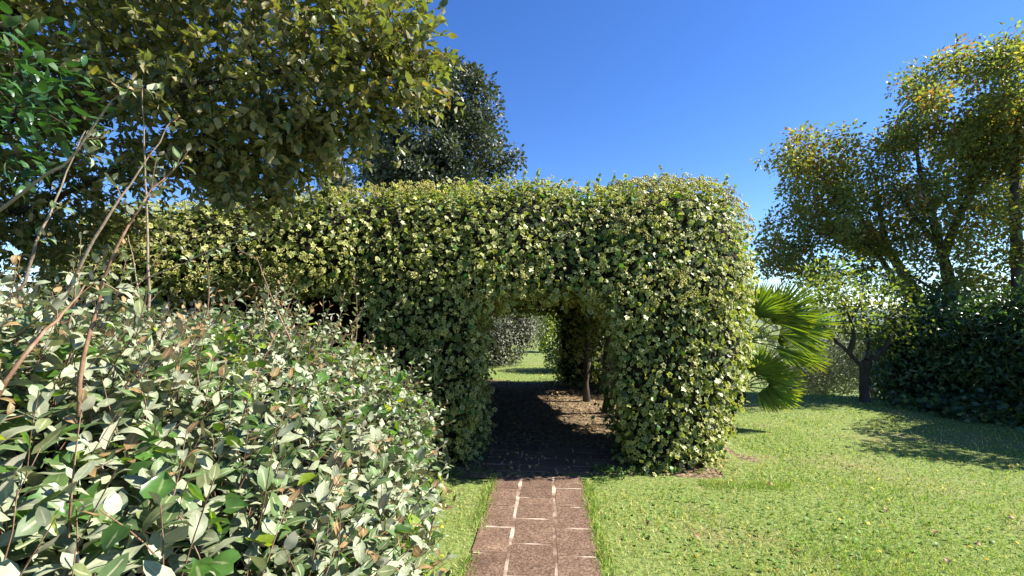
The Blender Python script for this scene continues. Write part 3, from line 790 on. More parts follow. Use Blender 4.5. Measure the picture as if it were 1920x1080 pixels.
def clump_leaves(centres, per, sig, size, cols, flat=0.6, down=0.25):
    """leaves in loose clumps; cols: list of (share, rgb)"""
    n = len(centres) * per
    c = np.repeat(centres, per, 0)
    off = np.clip(rng.normal(0, 1, (n, 3)), -1.7, 1.7) * sig
    pos = c + off
    dd = nrm(off * 2.0 / sig + rng.normal(0, .8, (n, 3)) + [0, 0, -down]); nn = nrm(rng.normal(0, 0.7, (n, 3)) + up * flat)
    sh = np.array([q[0] for q in cols]); rgb = np.array([q[1] for q in cols])
    cm = rng.choice(len(cols), len(centres), p=sh / sh.sum()); cl = np.repeat(cm, per)
    sw = rng.random(n) < 0.35; cl[sw] = rng.choice(len(cols), sw.sum(), p=sh / sh.sum())
    tint = rgb[cl] * rng.uniform(0.65, 1.35, (n, 1))
    return pos, basis(dd, nn), rng.uniform(0.7, 1.25, n) * size, tint

# overhanging evergreen, upper left
t = thing("evergreen_tree", "evergreen tree overhanging from the left with olive-brown oval leaves", "tree", (-4.9, 4.1, 0))
E = [px_ell(140, 40, 3.7, 330, 200, .9), px_ell(430, 100, 3.5, 270, 170, .8), px_ell(660, 60, 3.3, 150, 150, .55), px_ell(745, 130, 3.2, 55, 65, .3),
     px_ell(60, 330, 3.9, 210, 150, .6), px_ell(420, 260, 3.5, 180, 85, .5), px_ell(545, 320, 3.4, 50, 50, .3), px_ell(600, 200, 3.3, 140, 65, .5),
     px_ell(300, -170, 3.6, 560, 190, 1.0), px_ell(-250, 100, 3.9, 350, 350, 1.1), px_ell(250, 320, 4.0, 120, 60, .4), px_ell(700, 50, 3.25, 70, 75, .3), px_ell(110, 440, 4.3, 160, 75, .5), px_ell(380, 340, 3.9, 100, 40, .4), px_ell(500, 370, 3.6, 50, 30, .3), px_ell(530, 260, 3.4, 90, 60, .4)]
limbs = [spline([(-4.9, 4.1, -0.1), (-4.8, 4.0, 1.2), (-4.6, 3.9, 2.2), P(-20, 250, 3.8), P(120, 190, 3.7), P(290, 168, 3.55), P(440, 150, 3.45), P(600, 120, 3.35), P(700, 105, 3.3)], 30),
         spline([(-4.8, 4.0, 1.5), P(-150, 380, 3.9), P(20, 400, 3.9), P(150, 350, 3.9), P(260, 300, 3.8), P(400, 285, 3.6)], 20),
         spline([(-4.6, 3.9, 2.2), P(0, 60, 3.8), P(150, -60, 3.7), P(330, -120, 3.6), P(520, -60, 3.45), P(640, 0, 3.35)], 20)]
rads = [np.concatenate([np.linspace(.13, .05, 10), np.linspace(.045, .008, 20)]), np.linspace(.035, .006, 20), np.linspace(.05, .008, 20)]
tube_mesh_part("trunk", [(limbs[0], rads[0])], M_dbark, t, 9)
for k in (1, 2): tube_mesh_part("limb", [(limbs[k], rads[k])], M_dbark, t, 7)
big = fill(E, 930, 0, .72); cen = (big[:, None] + np.clip(rng.normal(0, 1, (len(big), 5, 3)), -1.7, 1.7) * [.15, .15, .09]).reshape(-1, 3)
nodes = np.concatenate(limbs); nr = np.concatenate(rads)
paths = connect(nodes, np.minimum(nr, .03), cen[::14], 0.1, 0.004)
tube_mesh_part("branches", paths, M_dbark, t, 5, 'stuff')
oakT = [leaf_blade(0.46, 2, .16, .14, .9), leaf_blade(0.52, 2, .05, -.08, .9), leaf_blade(0.42, 2, .22, .2, 1.0)]
tw = Geo(); lp, lR, ls, lt = [], [], [], []
sk = np.array(nodes)
for (u, v) in ((790, 15), (812, 60), (838, 105), (825, 135), (790, 160), (800, 200), (745, 215), (715, 235), (680, 245), (640, 255), (600, 280), (570, 310), (560, 340), (520, 365), (470, 375), (425, 362), (760, 180)):
    cen = np.concatenate([cen, P(u, v, 3.25) - np.linspace(0, 1, 4)[:, None] * np.array([.22, -.05, -.03]) + rng.normal(0, .03, (4, 3))])
for c in cen:
    k = np.argmin(np.linalg.norm(sk - c, axis=1))
    d0 = nrm(nrm(c - sk[k]) * 0.8 + rng.normal(0, .45, 3) + [0.25, 0, 0.0]); ln = rng.uniform(.16, .3)
    b = c - d0 * ln * .5
    tw.tube(np.stack([b, b + d0 * ln]), [.0025, .0012], 3)
    for q in range(11):
        f = (q + .7) / 11; dl = nrm(d0 * .55 + rng.normal(0, .62, 3) + [0, 0, -.05])
        lp.append(b + d0 * ln * f); lR.append((dl, nrm(rng.normal(0, .55, 3) + up * .8))); ls.append(rng.uniform(.055, .09))
        r_ = rng.random()
        lt.append((np.array([0.075, 0.10, 0.028]) if r_ < .7 else np.array([0.13, 0.14, 0.04]) if r_ < .93 else np.array([0.17, .12, .05])) * rng.uniform(.7, 1.3))
tw.part("twigs", M_dbark, t, 'stuff')
lR = basis(np.array([q[0] for q in lR]), np.array([q[1] for q in lR]))
split_leaves(t, (oakT, [leaf_blade(0.48, 1, .16, .14, .9), leaf_blade(0.54, 2, .1, -.08, .9)]), np.array(lp), lR, np.array(ls), np.array(lt), M_oak, None, 300, cell=10, umax=900, vmax=500)

# glossy green branch in front of it, at the left edge
t = thing("laurel_tree", "dark glossy green branches hanging in at the upper left edge", "tree", (-3.6, 2.45, 0))
g = Geo(); g.tube(spline([(-3.6, 2.45, -.1), (-3.5, 2.45, 1.3), (-3.2, 2.4, 2.4), (-2.9, 2.4, 3.3)], 14), np.linspace(.07, .025, 14), 7); g.part("trunk", M_dbark, t)
cen = fill([px_ell(40, 120, 2.3, 80, 90, .25), px_ell(90, 190, 2.3, 70, 70, .25), px_ell(20, 260, 2.4, 80, 70, .3), px_ell(-90, 160, 2.4, 110, 160, .3)], 60)
br = connect([(-3.2, 2.4, 2.4), (-3.0, 2.4, 2.9), (-2.9, 2.4, 3.3)], [.02, .02, .02], cen, .08, .004); tube_mesh_part("branches", br, M_dbark, t, 5, 'stuff')
k = 9; n = len(cen) * k; off = rng.normal(0, .085, (n, 3)); dd = nrm(off * 6 + np.array([.5, 0, -.1]) + rng.normal(0, .4, (n, 3)))
tint = np.array([.04, .10, .035]) * rng.uniform(.6, 1.5, (n, 1))
split_leaves(t, [leaf_blade(.4, 4, .15, .15, .95), leaf_blade(.44, 4, .08, -.1, .9)], np.repeat(cen, k, 0) + off, basis(dd, nrm(rng.normal(0, .4, (n, 3)) + up)), rng.uniform(.06, .10, n), tint, M_laurel, None, 150, cell=10, umax=260, vmax=420)

def crown_tree(name, label, cat, base, trunk_paths, E, ncl, per, sig, size, cols, mat, bark, nbr=None, tmpl=None, group=None, flat=.6, shell=1.5, limb_name='limb', wander=.12, sub=0, spread=.22, pw=.6):
    t = thing(name, label, cat, base, group)
    tube_mesh_part("trunk", [trunk_paths[0]], bark, t, 9)
    for p_ in trunk_paths[1:]: tube_mesh_part(limb_name, [p_], bark, t, 7)
    if sub:
        big = fill(E, max(8, ncl // sub), shell, pw); cen = (big[:, None] + np.clip(rng.normal(0, 1, (len(big), sub, 3)), -1.6, 1.6) * [spread, spread, spread * .55]).reshape(-1, 3)
    else: cen = fill(E, ncl, shell)
    nodes = np.concatenate([p_[0][len(p_[0]) // 3:] for p_ in trunk_paths]); nr = np.concatenate([np.broadcast_to(p_[1], (len(p_[0]),))[len(p_[0]) // 3:] for p_ in trunk_paths])
    br = connect(nodes, np.minimum(nr, .05), cen[:nbr or ncl], wander, 0.007, .06)
    if br: tube_mesh_part("branches", br, bark, t, 4, 'stuff')
    pos, R, sc, tint = clump_leaves(cen, per, sig, size, cols, flat)
    scatter("crown", tmpl or leaf_small(.62), pos, R, sc, tint, mat, t)
    return t

def limb(px, r0, r1, n=14): return (spline([P(*q) for q in px], n), np.linspace(r0, r1, n))

autumn = [(.68, (0.15, 0.18, 0.055)), (.19, (0.22, 0.21, 0.055)), (.10, (0.26, 0.15, 0.05)), (.03, (0.21, 0.085, 0.03))]
gz = lambda x, y: float(ground_z(x, y))
Y1 = 11.0
b1 = P(1800, 700, Y1); b1[2] = gz(b1[0], b1[1])
crown_tree("field_maple", "tall maple leaning left with olive and orange-brown autumn leaves", "tree", b1,
    [(spline([b1 - [0, 0, .2], P(1770, 640, Y1), P(1735, 580, Y1), P(1695, 515, Y1), P(1655, 455, Y1), P(1590, 390, Y1), P(1530, 340, Y1)], 20), np.linspace(.20, .02, 20)),
     limb(((1735, 580, Y1), (1690, 545, Y1), (1640, 470, 10.6), (1580, 440, 10.4), (1500, 420, 10.3)), .09, .012),
     limb(((1665, 470, Y1), (1650, 400, 11.2), (1640, 330, 11.3), (1620, 290, 11.3)), .07, .012),
     limb(((1640, 500, 10.7), (1560, 520, 10.4), (1490, 515, 10.2)), .045, .01)],
    [px_ell(1520, 305, 10.8, 72, 42, .9), px_ell(1590, 310, 10.9, 75, 58, 1.0), px_ell(1640, 350, 11, 90, 80, 1.1), px_ell(1560, 400, 10.7, 105, 75, 1.1),
     px_ell(1490, 445, 10.5, 52, 46, .8), px_ell(1560, 490, 10.6, 100, 38, 1.0), px_ell(1460, 290, 10.6, 26, 20, .4), px_ell(1480, 500, 10.4, 42, 26, .6), px_ell(1640, 440, 11, 80, 45, 1.0)],
    330, 58, .12, .09, autumn, M_maple, M_bark, group="autumn maples on the right", sub=6, spread=.29, shell=.6)
Y2 = 10.2
b2 = P(1800, 720, Y2); b2[2] = gz(b2[0], b2[1])
crown_tree("field_maple", "tallest maple on the right with upright trunk and browning crown", "tree", b2,
    [(spline([b2 - [0, 0, .2], P(1797, 640, Y2), P(1790, 585, Y2), P(1778, 520, Y2), P(1765, 470, Y2), P(1740, 380, Y2), P(1720, 290, Y2), P(1725, 215, Y2)], 22), np.linspace(.19, .008, 22)),
     limb(((1790, 600, Y2), (1770, 560, 9.9), (1730, 530, 9.7), (1680, 500, 9.6)), .06, .012),
     limb(((1768, 480, Y2), (1800, 400, Y2), (1850, 300, Y2), (1880, 200, Y2), (1890, 110, Y2)), .1, .015),
     limb(((1765, 470, Y2), (1710, 400, 10), (1670, 340, 9.8)), .07, .012)],
    [px_ell(1730, 150, 10.2, 50, 52, .8), px_ell(1700, 240, 10.2, 62, 75, .9), px_ell(1760, 270, 10.3, 100, 90, 1.2), px_ell(1850, 210, 10.2, 105, 90, 1.2),
     px_ell(1890, 95, 10.2, 42, 50, .7), px_ell(1800, 130, 10.2, 45, 40, .7), px_ell(1830, 370, 10.2, 120, 105, 1.2), px_ell(1700, 370, 10.1, 85, 80, 1.0), px_ell(1720, 450, 10, 90, 34, 1.0), px_ell(1690, 520, 9.8, 50, 22, .6), px_ell(1800, 540, 10, 70, 26, .8),
     px_ell(1860, 490, 10, 80, 40, 1.1), px_ell(1960, 260, 10, 120, 190, 1.3), px_ell(1850, 300, 10, 80, 80, 1.0)],
    560, 58, .12, .088, autumn, M_maple, M_bark, group="autumn maples on the right", sub=6, spread=.29, shell=.6)
Y3 = 9.6
b3 = P(1912, 730, Y3); b3[2] = gz(b3[0], b3[1])
crown_tree("field_maple", "maple cut by the right edge, its bare dark trunk rising behind the laurel", "tree", b3,
    [(spline([b3 - [0, 0, .2], P(1912, 640, Y3), P(1908, 500, Y3), P(1902, 360, Y3), P(1906, 250, Y3), P(1925, 150, Y3)], 18), np.linspace(.15, .03, 18)),
     limb(((1908, 500, Y3), (1960, 430, Y3), (2010, 330, Y3)), .07, .015)],
    [px_ell(1990, 330, 9.6, 110, 150, 1.1), px_ell(1930, 430, 9.6, 60, 70, .8), px_ell(2060, 480, 9.4, 120, 120, 1.1), px_ell(1930, 200, 9.6, 60, 90, .8)],
    170, 45, .125, .095, autumn, M_maple, M_bark, group="autumn maples on the right", sub=6, spread=.29, shell=.6)

# pollarded small tree on the lawn edge
Y4 = 8.6
b4 = P(1620, 757, Y4); b4[2] = gz(b4[0], b4[1])
pol = crown_tree("pollard_tree", "small pollarded tree with a stout dark trunk and thin yellow-green leaves at the lawn edge", "tree", b4,
    [(spline([b4 - [0, 0, .15], P(1622, 752, Y4), P(1620, 725, Y4), P(1621, 700, Y4), P(1625, 676, Y4)], 12), np.array([.2, .17, .115, .09, .08, .076, .074, .074, .078, .085, .09, .07])),
     limb(((1618, 688, Y4), (1600, 670, 8.55), (1580, 650, 8.5), (1565, 640, 8.5)), .048, .022), limb(((1592, 664, 8.5), (1600, 630, 8.5), (1595, 600, 8.5), (1575, 560, 8.4)), .05, .01),
     limb(((1628, 682, Y4), (1650, 660, 8.6), (1668, 640, 8.6), (1690, 600, 8.7), (1697, 560, 8.7)), .06, .01), limb(((1625, 676, Y4), (1630, 650, 8.7), (1622, 610, 8.8), (1612, 560, 8.8)), .05, .008),
     limb(((1570, 642, 8.5), (1545, 610, 8.4), (1530, 570, 8.3)), .03, .008), limb(((1595, 600, 8.5), (1612, 570, 8.5), (1618, 540, 8.5)), .025, .007)],
    [px_ell(1560, 575, 8.4, 45, 50, .6), px_ell(1620, 570, 8.7, 60, 45, .7), px_ell(1680, 585, 8.7, 35, 40, .5), px_ell(1620, 620, 8.9, 60, 30, .6), px_ell(1545, 530, 8.4, 40, 35, .5), px_ell(1520, 545, 8.5, 25, 25, .4)],
    110, 32, .17, .07, [(.6, (0.13, 0.19, 0.05)), (.4, (0.19, 0.21, 0.05))], M_maple, M_bark)
g = Geo(); p_ = spline([P(1600, 735, 8.9), P(1588, 722, 8.9), P(1578, 703, 8.9)], 6); p_[:, 0] += 0
# olives on the lower slope
olive = [(.6, (0.17, 0.19, 0.125)), (.4, (0.24, 0.25, 0.18))]
def olive_tree(label, u, Y, E, ncl, px_trunks, name="olive_tree"):
    b = P(u, 700, Y); b[2] = gz(b[0], b[1])
    tp = []
    for k, px in enumerate(px_trunks):
        c = [P(*q) for q in px]
        if k == 0: c = [b - [0, 0, .1]] + c
        tp.append((spline(c, 12), np.linspace(.11, .025, 12)))
    crown_tree(name, label, "olive tree", b, tp, E, ncl, 70, .2, .105, olive, M_olive, M_bark, nbr=60, tmpl=leaf_small(.3), flat=.4, group="olive trees on the lower slope", shell=.8)
olive_tree("grey olive with forked tan trunk right of the pollarded tree", 1660, 11.5, [px_ell(1665, 690, 11.8, 60, 55, .9), px_ell(1640, 650, 12, 70, 40, .9)], 90,
           [((1662, 745, 11.5), (1660, 715, 11.5), (1655, 690, 11.5)), ((1662, 745, 11.5), (1675, 725, 11.5), (1680, 700, 11.5)), ((1650, 765, 11.3), (1638, 740, 11.3), (1630, 715, 11.3))])
olive_tree("broad silver-grey olive between the palm and the pollarded tree", 1545, 13.5, [px_ell(1540, 705, 13.5, 85, 48, 1.2), px_ell(1590, 670, 13.8, 60, 45, 1.0), px_ell(1490, 715, 13.2, 50, 40, .8)], 190,
           [((1545, 760, 13.5), (1548, 720, 13.5), (1552, 690, 13.5))])
olive_tree("olive behind the palm fronds on the lower slope", 1470, 15.5, [px_ell(1470, 690, 15.5, 60, 45, 1.2), px_ell(1520, 650, 17, 60, 30, 1.2)], 110, [((1470, 760, 15.5), (1470, 720, 15.5))])

# tall dark evergreen behind the arbour and its neighbour
dk = [(.65, (0.07, 0.085, 0.046)), (.35, (0.115, 0.125, 0.07))]
Y5 = 15.0
b5 = P(815, 690, Y5); b5[2] = 0
crown_tree("holm_oak", "tall dark grey-green evergreen rising behind the arbour roof", "tree", b5,
    [(spline([b5 - [0, 0, .1], P(818, 500, Y5), P(830, 300, Y5), P(848, 160, Y5)], 16), np.linspace(.26, .03, 16))],
    [px_ell(808, 330, Y5, 120, 60, 1.9), px_ell(800, 265, Y5, 105, 65, 1.6), px_ell(835, 200, Y5, 75, 60, 1.2), px_ell(850, 140, Y5, 30, 42, .6), px_ell(908, 285, Y5, 42, 72, .9),
     px_ell(715, 300, Y5, 48, 45, .9), px_ell(900, 220, Y5, 20, 32, .4), px_ell(720, 252, Y5, 26, 25, .4), px_ell(935, 262, Y5, 13, 22, .3), px_ell(820, 430, Y5, 130, 90, 1.9), px_ell(790, 190, Y5, 30, 35, .5)],
    640, 68, .15, .13, dk, M_dark, M_dbark, nbr=200, shell=1.0, sub=5, spread=.27, pw=.85)
b6 = P(622, 690, 19.0); b6[2] = 0
crown_tree("cypress_tree", "slim dark cypress glimpsed beyond the overhanging tree", "tree", b6,
    [(spline([b6 - [0, 0, .1], P(622, 500, 19), P(622, 300, 19)], 10), np.linspace(.14, .03, 10))],
    [px_ell(622, 400, 19, 22, 110, .5), px_ell(624, 310, 19, 10, 45, .25), px_ell(648, 345, 19, 14, 30, .4)], 130, 90, .16, .085, dk, M_dark, M_dbark, nbr=40)

# ------------------------------------------------------------------ shrubs built on a core
def shrub(name, label, E, base, nleaf, size, cols, mat, tmpl, group=None, core=.3, amp=.2, res=.18, cat="shrub", count=0, drop=.1, stemn=5, bark=M_dbark, **kw):
    t = thing(name, label, cat, base, group)
    rm = min(float(np.min(r_)) for _, r_ in E); core = min(core, .45 * rm); amp = min(amp, .3 * rm)
    f0 = ellipsoids(E); s1, s2 = SN(2.6, seed=int(base[0] * 17) % 999), SN(6, seed=int(base[1] * 13) % 999)
    f = lambda p: f0(p) - amp * s1(p) - amp * .5 * s2(p)
    lo = np.min([c - r for c, r in E], 0) - .4; hi = np.max([c + r for c, r in E], 0) + .4
    lo[2] = max(lo[2], base[2] - .1)
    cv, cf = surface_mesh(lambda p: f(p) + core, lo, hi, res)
    part("light_block_core", cv, cf, M_core, t, kind='stuff')  # added solid core, closes the shrub to light
    g = Geo()
    for _ in range(stemn):
        c, r = E[int(rng.integers(len(E)))]
        a = np.array(base) + [rng.normal(0, .12), rng.normal(0, .12), -.05]; g.tube(spline([a, (a + c) / 2 + rng.normal(0, .1, 3), c], 6), np.linspace(.035, .012, 6), 5)
    g.part("stems", bark, t)
    pos, nor = surface_points(f, lo, hi, nleaf, lambda p: np.where(p[:, 2] > base[2] + .02, 1, 0), .12)
    n = len(pos); pos = pos + nor * rng.normal(-.02, .09, (n, 1))
    dd = nrm(nor * .5 + rng.normal(0, .7, (n, 3)) + [0, 0, -drop]); nn = nrm(nor * .6 + up * .6 + rng.normal(0, .4, (n, 3)))
    sh = np.array([q[0] for q in cols]); rgb = np.array([q[1] for q in cols])
    tint = rgb[rng.choice(len(cols), n, p=sh / sh.sum())] * rng.uniform(.65, 1.35, (n, 1))
    sc = rng.uniform(.7, 1.25, n) * size
    R = basis(dd, nn)
    if count: split_leaves(t, tmpl, pos, R, sc, tint, mat, None, count, cell=8, **kw)
    else: scatter("foliage", tmpl, pos, R, sc, tint, mat, t)
    return t

laurT = leaf_blade(.36, 2, .15, .12, .95)
lc = [(.6, (0.05, 0.09, 0.035)), (.28, (0.085, 0.145, 0.05)), (.12, (0.14, 0.2, 0.06))]
def gb(u, Y):
    b = P(u, 700, Y); b[2] = gz(b[0], b[1]); return b
shrub("laurel_shrub", "dark laurel at the left end of the hedge line beside the olive trunks", [px_ell(1740, 685, 9.1, 70, 85, .9), px_ell(1775, 625, 9.3, 65, 65, .8), px_ell(1708, 650, 9.0, 42, 60, .6), px_ell(1700, 710, 8.8, 36, 45, .5)],
      gb(1745, 9.3), 7500, .11, lc, M_laurel, laurT, "laurels along the right of the lawn", count=150)
shrub("laurel_shrub", "tall dark laurel in front of the tallest maple trunk", [px_ell(1850, 660, 8.3, 85, 115, .9), px_ell(1850, 615, 8.5, 65, 60, .7), px_ell(1905, 630, 8.2, 60, 75, .8)],
      gb(1860, 8.7), 9000, .11, lc, M_laurel, laurT, "laurels along the right of the lawn", count=150)
shrub("laurel_shrub", "dark laurel cut by the right edge of the photo", [px_ell(1990, 650, 7.6, 95, 130, .8), px_ell(1975, 720, 7.3, 75, 90, .7)],
      gb(1985, 8.0), 6500, .11, lc, M_laurel, laurT, "laurels along the right of the lawn", count=80)
shrub("laurel_shrub", "big laurel just outside the right edge whose shade falls on the lawn", [(np.array([8.2, 6.5, 1.3]), np.array([.85, .8, 1.6])), (np.array([8.1, 5.6, 1.5]), np.array([.9, .7, 1.5])), (np.array([8.9, 6.0, 2.4]), np.array([.9, .9, 1.1]))],
      np.array([8.3, 5.9, 0]), 7000, .11, lc, M_laurel, laurT, "laurels along the right of the lawn")
shrub("ground_ivy", "low dark ivy spreading along the foot of the laurels", [px_ell(1760, 772, 8.0, 70, 16, .4), px_ell(1850, 788, 7.4, 80, 18, .45), px_ell(1940, 806, 6.9, 70, 20, .45)],
      gb(1850, 7.5), 5200, .075, lc, M_laurel, leaf_ivy(.15, 9), cat="ground cover", core=.12, amp=.05, res=.12, stemn=2)

# beyond the tunnel
sv = [(.6, (0.14, 0.15, 0.10)), (.4, (0.08, 0.10, 0.055))]
shrub("silver_shrub", "silvery shrub beyond the far tunnel exit on the left of the grass", [px_ell(935, 640, 15, 42, 62, .9), px_ell(965, 615, 15.5, 42, 50, .8), px_ell(905, 620, 15, 40, 60, .8)],
      gb(940, 15), 6500, .10, sv, M_silver, leaf_small(.45), stemn=4)
shrub("yellow_shrub", "bright yellow-green shrub glimpsed through the tunnel", [px_ell(1022, 630, 20, 14, 28, .5), px_ell(1030, 610, 20, 14, 24, .5)], gb(1025, 20), 2600, .10,
      [(1, (0.24, 0.27, 0.03))], M_laurel, leaf_small(.5))
shrub("dark_shrub", "dark shrub on the right just beyond the tunnel exit", [px_ell(1060, 668, 13.2, 36, 34, .6), px_ell(1085, 630, 13.4, 45, 50, .7)], gb(1065, 13.2), 3500, .09, lc, M_laurel, leaf_small(.45))
crown_tree("olive_tree", "pale olive far down the lawn seen through the tunnel", "olive tree", gb(985, 30),
    [(spline([gb(985, 30), P(985, 630, 30), P(988, 610, 30)], 8), np.linspace(.16, .05, 8))],
    [px_ell(985, 600, 30, 28, 32, 1.2), px_ell(1010, 590, 30, 25, 28, 1.2), px_ell(955, 590, 30, 25, 28, 1.2)], 90, 110, .3, .13, olive, M_olive, M_bark, nbr=20, tmpl=leaf_small(.35))
crown_tree("olive_tree", "darker olive closing the view behind the tunnel lawn", "olive tree", gb(1040, 38),
    [(spline([gb(1040, 38), P(1040, 620, 38), P(1040, 600, 38)], 8), np.linspace(.18, .05, 8))],
    [px_ell(1040, 595, 38, 40, 40, 1.6), px_ell(1000, 610, 38, 30, 26, 1.4), px_ell(1075, 600, 38, 30, 36, 1.5)], 110, 100, .35, .16, [(1, (0.12, 0.145, 0.07))], M_olive, M_bark, nbr=20, tmpl=leaf_small(.4))
# far wood below the terrace
wp = []
for k in range(150):
    th_ = rng.uniform(-1.15, 1.15); r_ = rng.uniform(45, 160); wp.append((r_ * math.sin(th_), r_ * math.cos(th_)))
wp = np.array(wp); wz = ground_z(wp[:, 0], wp[:, 1])
cen = np.repeat(np.column_stack([wp, wz + 1.6]), 9, 0) + rng.normal(0, 1, (1350, 3)) * [1.3, 1.3, .9]
pos, R, sc, tint = clump_leaves(cen, 10, .55, .85, [(.6, (0.07, 0.09, 0.045)), (.4, (0.13, 0.15, 0.09))], .5)
scatter("far_wood", leaf_small(.7), pos, R, sc, tint, M_olive, None)

# ------------------------------------------------------------------ fan palm beside the arbour
pb = np.array([2.98, 7.0, 0.0])
palm = thing("fan_palm", "fan palm with bright yellow-green fronds beside the right end of the arbour", "palm", pb)
hubs = [P(1398, 640, 6.9), P(1392, 728, 6.8)]
g = Geo(); pts = spline([pb - [0, 0, .1], (pb + hubs[0]) / 2 + [.03, 0, 0], hubs[0]], 14); g.tube(pts, .085 + .012 * (np.arange(14) % 2), 9); g.part("trunk", M_dbark, palm)
g = Geo(); pts = spline([pb + [-.06, -.1, -.1], hubs[1] + [0, 0, -.05]], 6); g.tube(pts, .08, 8); g.part("trunk", M_dbark, palm)
def frond(hub, d, nrmv, pet, L_, nb=44, spread=1.9, droop=.05):
    pet *= 1.3; L_ *= 1.12
    d = nrm(np.array(d, float)); nv = nrm(np.array(nrmv, float) - (np.array(nrmv) @ d) * d); side = np.cross(d, nv)
    o = hub + d * pet
    g = Geo(); g.tube(spline([hub, hub + d * pet * .5 + [0, 0, .02], o], 6), np.linspace(.013, .008, 6), 5)
    V, Fc, tc_ = [], [], []
    base_c = np.array([0.14, 0.215, 0.038]) * rng.uniform(.85, 1.25)
    for k in range(nb):
        a = (k / (nb - 1) - .5) * 2 * spread / 2 * 1.0
        a = (k / (nb - 1) - .5) * spread * 1.25
        dr = nrm(math.cos(a) * d + math.sin(a) * side + rng.normal(0, .03, 3))
        l = L_ * (1 - .25 * abs(a) / 1.2) * rng.uniform(.9, 1.05); w = .0145
        sd_ = np.cross(nv, dr); c = base_c * rng.uniform(.75, 1.25) + (np.array([.10, .05, 0.0]) if rng.random() < .12 else 0)
        k0 = len(V)
        for tt, ww in ((.02, .25), (.35, .9), (.7, .8), (1.0, .04)):
            ctr = o + dr * l * tt + np.array([0, 0, -droop * l * tt ** 2.2])
            V += [ctr - sd_ * w * ww + nv * .006, ctr - nv * .004, ctr + sd_ * w * ww + nv * .006]
            tc_ += [c * (1.0), c, c] if tt < 1 else [c * [1.5, 1.2, .7]] * 3
        for r_ in range(3):
            q = k0 + 3 * r_
            Fc += [(q, q + 1, q + 4, q + 3), (q + 1, q + 2, q + 5, q + 4)]
    fo = part("frond", np.array(V), np.array(Fc), M_palm, palm, {'tint': np.array(tc_), 'margin': np.zeros(len(V))}, False)
    po = g.part("petiole", M_palm_stem, palm); 
    po.parent = fo; po.location = (0, 0, 0)
M_palm_stem = noise_mat("palm_petiole", [(.3, (0.12, 0.15, 0.04)), (.7, (0.2, 0.22, 0.07))], 12, 3, .6, 0)
for d, nv, pt, L_ in (((.55, -.1, 1.0), (-.7, -.6, .5), .3, .55), ((.9, -.1, .62), (-.5, -.6, .8), .35, .58), ((1.0, -.25, .22), (-.1, -.7, .8), .36, .6), ((1.0, -.1, -.02), (.1, -.75, .7), .34, .58),
                      ((.15, -.3, 1.0), (-.6, -.8, .2), .3, .5), ((.85, .4, .5), (-.4, -.5, .9), .4, .55), ((.9, -.5, -.25), (.3, -.5, .8), .3, .5), ((.3, .6, .9), (-.3, -.7, .5), .35, .5), ((1.0, .5, .1), (0, -.4, 1), .4, .55),
                      ((-.2, .9, .4), (0, -.5, 1), .35, .5), ((.8, -.3, .8), (-.6, -.7, .5), .42, .6), ((1.0, -.4, .4), (-.3, -.7, .7), .44, .6), ((1.0, -.3, -.2), (.2, -.7, .7), .4, .55)):
    frond(hubs[0], d, nv, pt, L_)
for d, nv, pt, L_ in (((.7, -.2, .75), (-.6, -.7, .4), .22, .45), ((1.0, -.2, .3), (-.3, -.75, .6), .26, .46), ((.95, -.3, -.02), (0, -.75, .65), .24, .42), ((.8, -.4, -.3), (.3, -.75, .5), .16, .34), ((.35, -.3, 1.0), (-.6, -.7, .1), .2, .4), ((.9, .5, .3), (-.2, -.4, .9), .3, .42)):
    frond(hubs[1], d, nv, pt, L_, 40)

# ------------------------------------------------------------------ grass, flowers, weeds
n = 225000
Y = (2.0 ** -.7 + rng.random(n) * (26.0 ** -.7 - 2.0 ** -.7)) ** (1 / -.7)
X = rng.uniform(-1.15, 1.45, n) * Y + .25
gp = np.stack([X, Y, np.zeros(n)], 1); lo_ = to_loc(gp)
e2 = wob(np.stack([lo_[:, 0], lo_[:, 1], 0 * X], 1)) * .45
inside = np.minimum(np.minimum(lo_[:, 0] + 6.1, 1.95 - lo_[:, 0]), np.minimum(lo_[:, 1] + .2, 6.35 - lo_[:, 1])) + e2
tp = X - (Y - 3.0) * PD
onpath = (tp > -.275 + .03 * np.sin(Y * 9)) & (tp < .56 + .02 * np.sin(Y * 11)) & (Y < 4.75)
gn, gn2 = SN(1.5, seed=61), SN(5.5, seed=62)
dry = sstep(0.1, 1.0, gn(gp) + .6 * gn2(gp)) + .8 * sstep(.5, .0, -inside) + .5 * sstep(-.9, -.35, tp) * (tp < -.2) * (Y < 5)
dens = np.clip(1 - .55 * dry, .12, 1)
bed = (X > 6.3) & (Y > 13.5 - X) & (Y > 6.2)
keep = (rng.random(n) > sstep(-.12, .16, inside) * .985) & ~onpath & (rng.random(n) < dens) & ~((X < -.35 - .1 * Y) & (Y < 4.3)) & (~bed | (rng.random(n) < .3)) & ~((X < -1.5) & (Y < 6))
gp = gp[keep]; dry = dry[keep]; n = len(gp); gp[:, 2] = ground_z(gp[:, 0], gp[:, 1]) - .003
dist = gp[:, 1]
bl = np.array([(-.5, 0, 0), (.5, 0, 0), (-.38, .55, .06), (.38, .55, .06), (0, 1, .3)]); bf_ = np.array([(0, 1, 3), (0, 3, 2), (2, 3, 4)])
lean = rng.normal(0, .55, (n, 3)); dd = nrm(up + lean * [1, 1, 0]); nn = nrm(rng.normal(0, 1, (n, 3)) * [1, 1, .2])
tall = .6 + .5 * sstep(-.6, .9, SN(4.0, seed=63)(gp)) + 1.3 * (rng.random(n) < .012)
ln = rng.uniform(.02, .05, n) * tall * (1 + .02 * dist)
wd = rng.uniform(.0026, .0056, n) * np.clip(dist / 3.0, 1, 4)
scl = np.stack([wd, ln, ln * .6], 1)
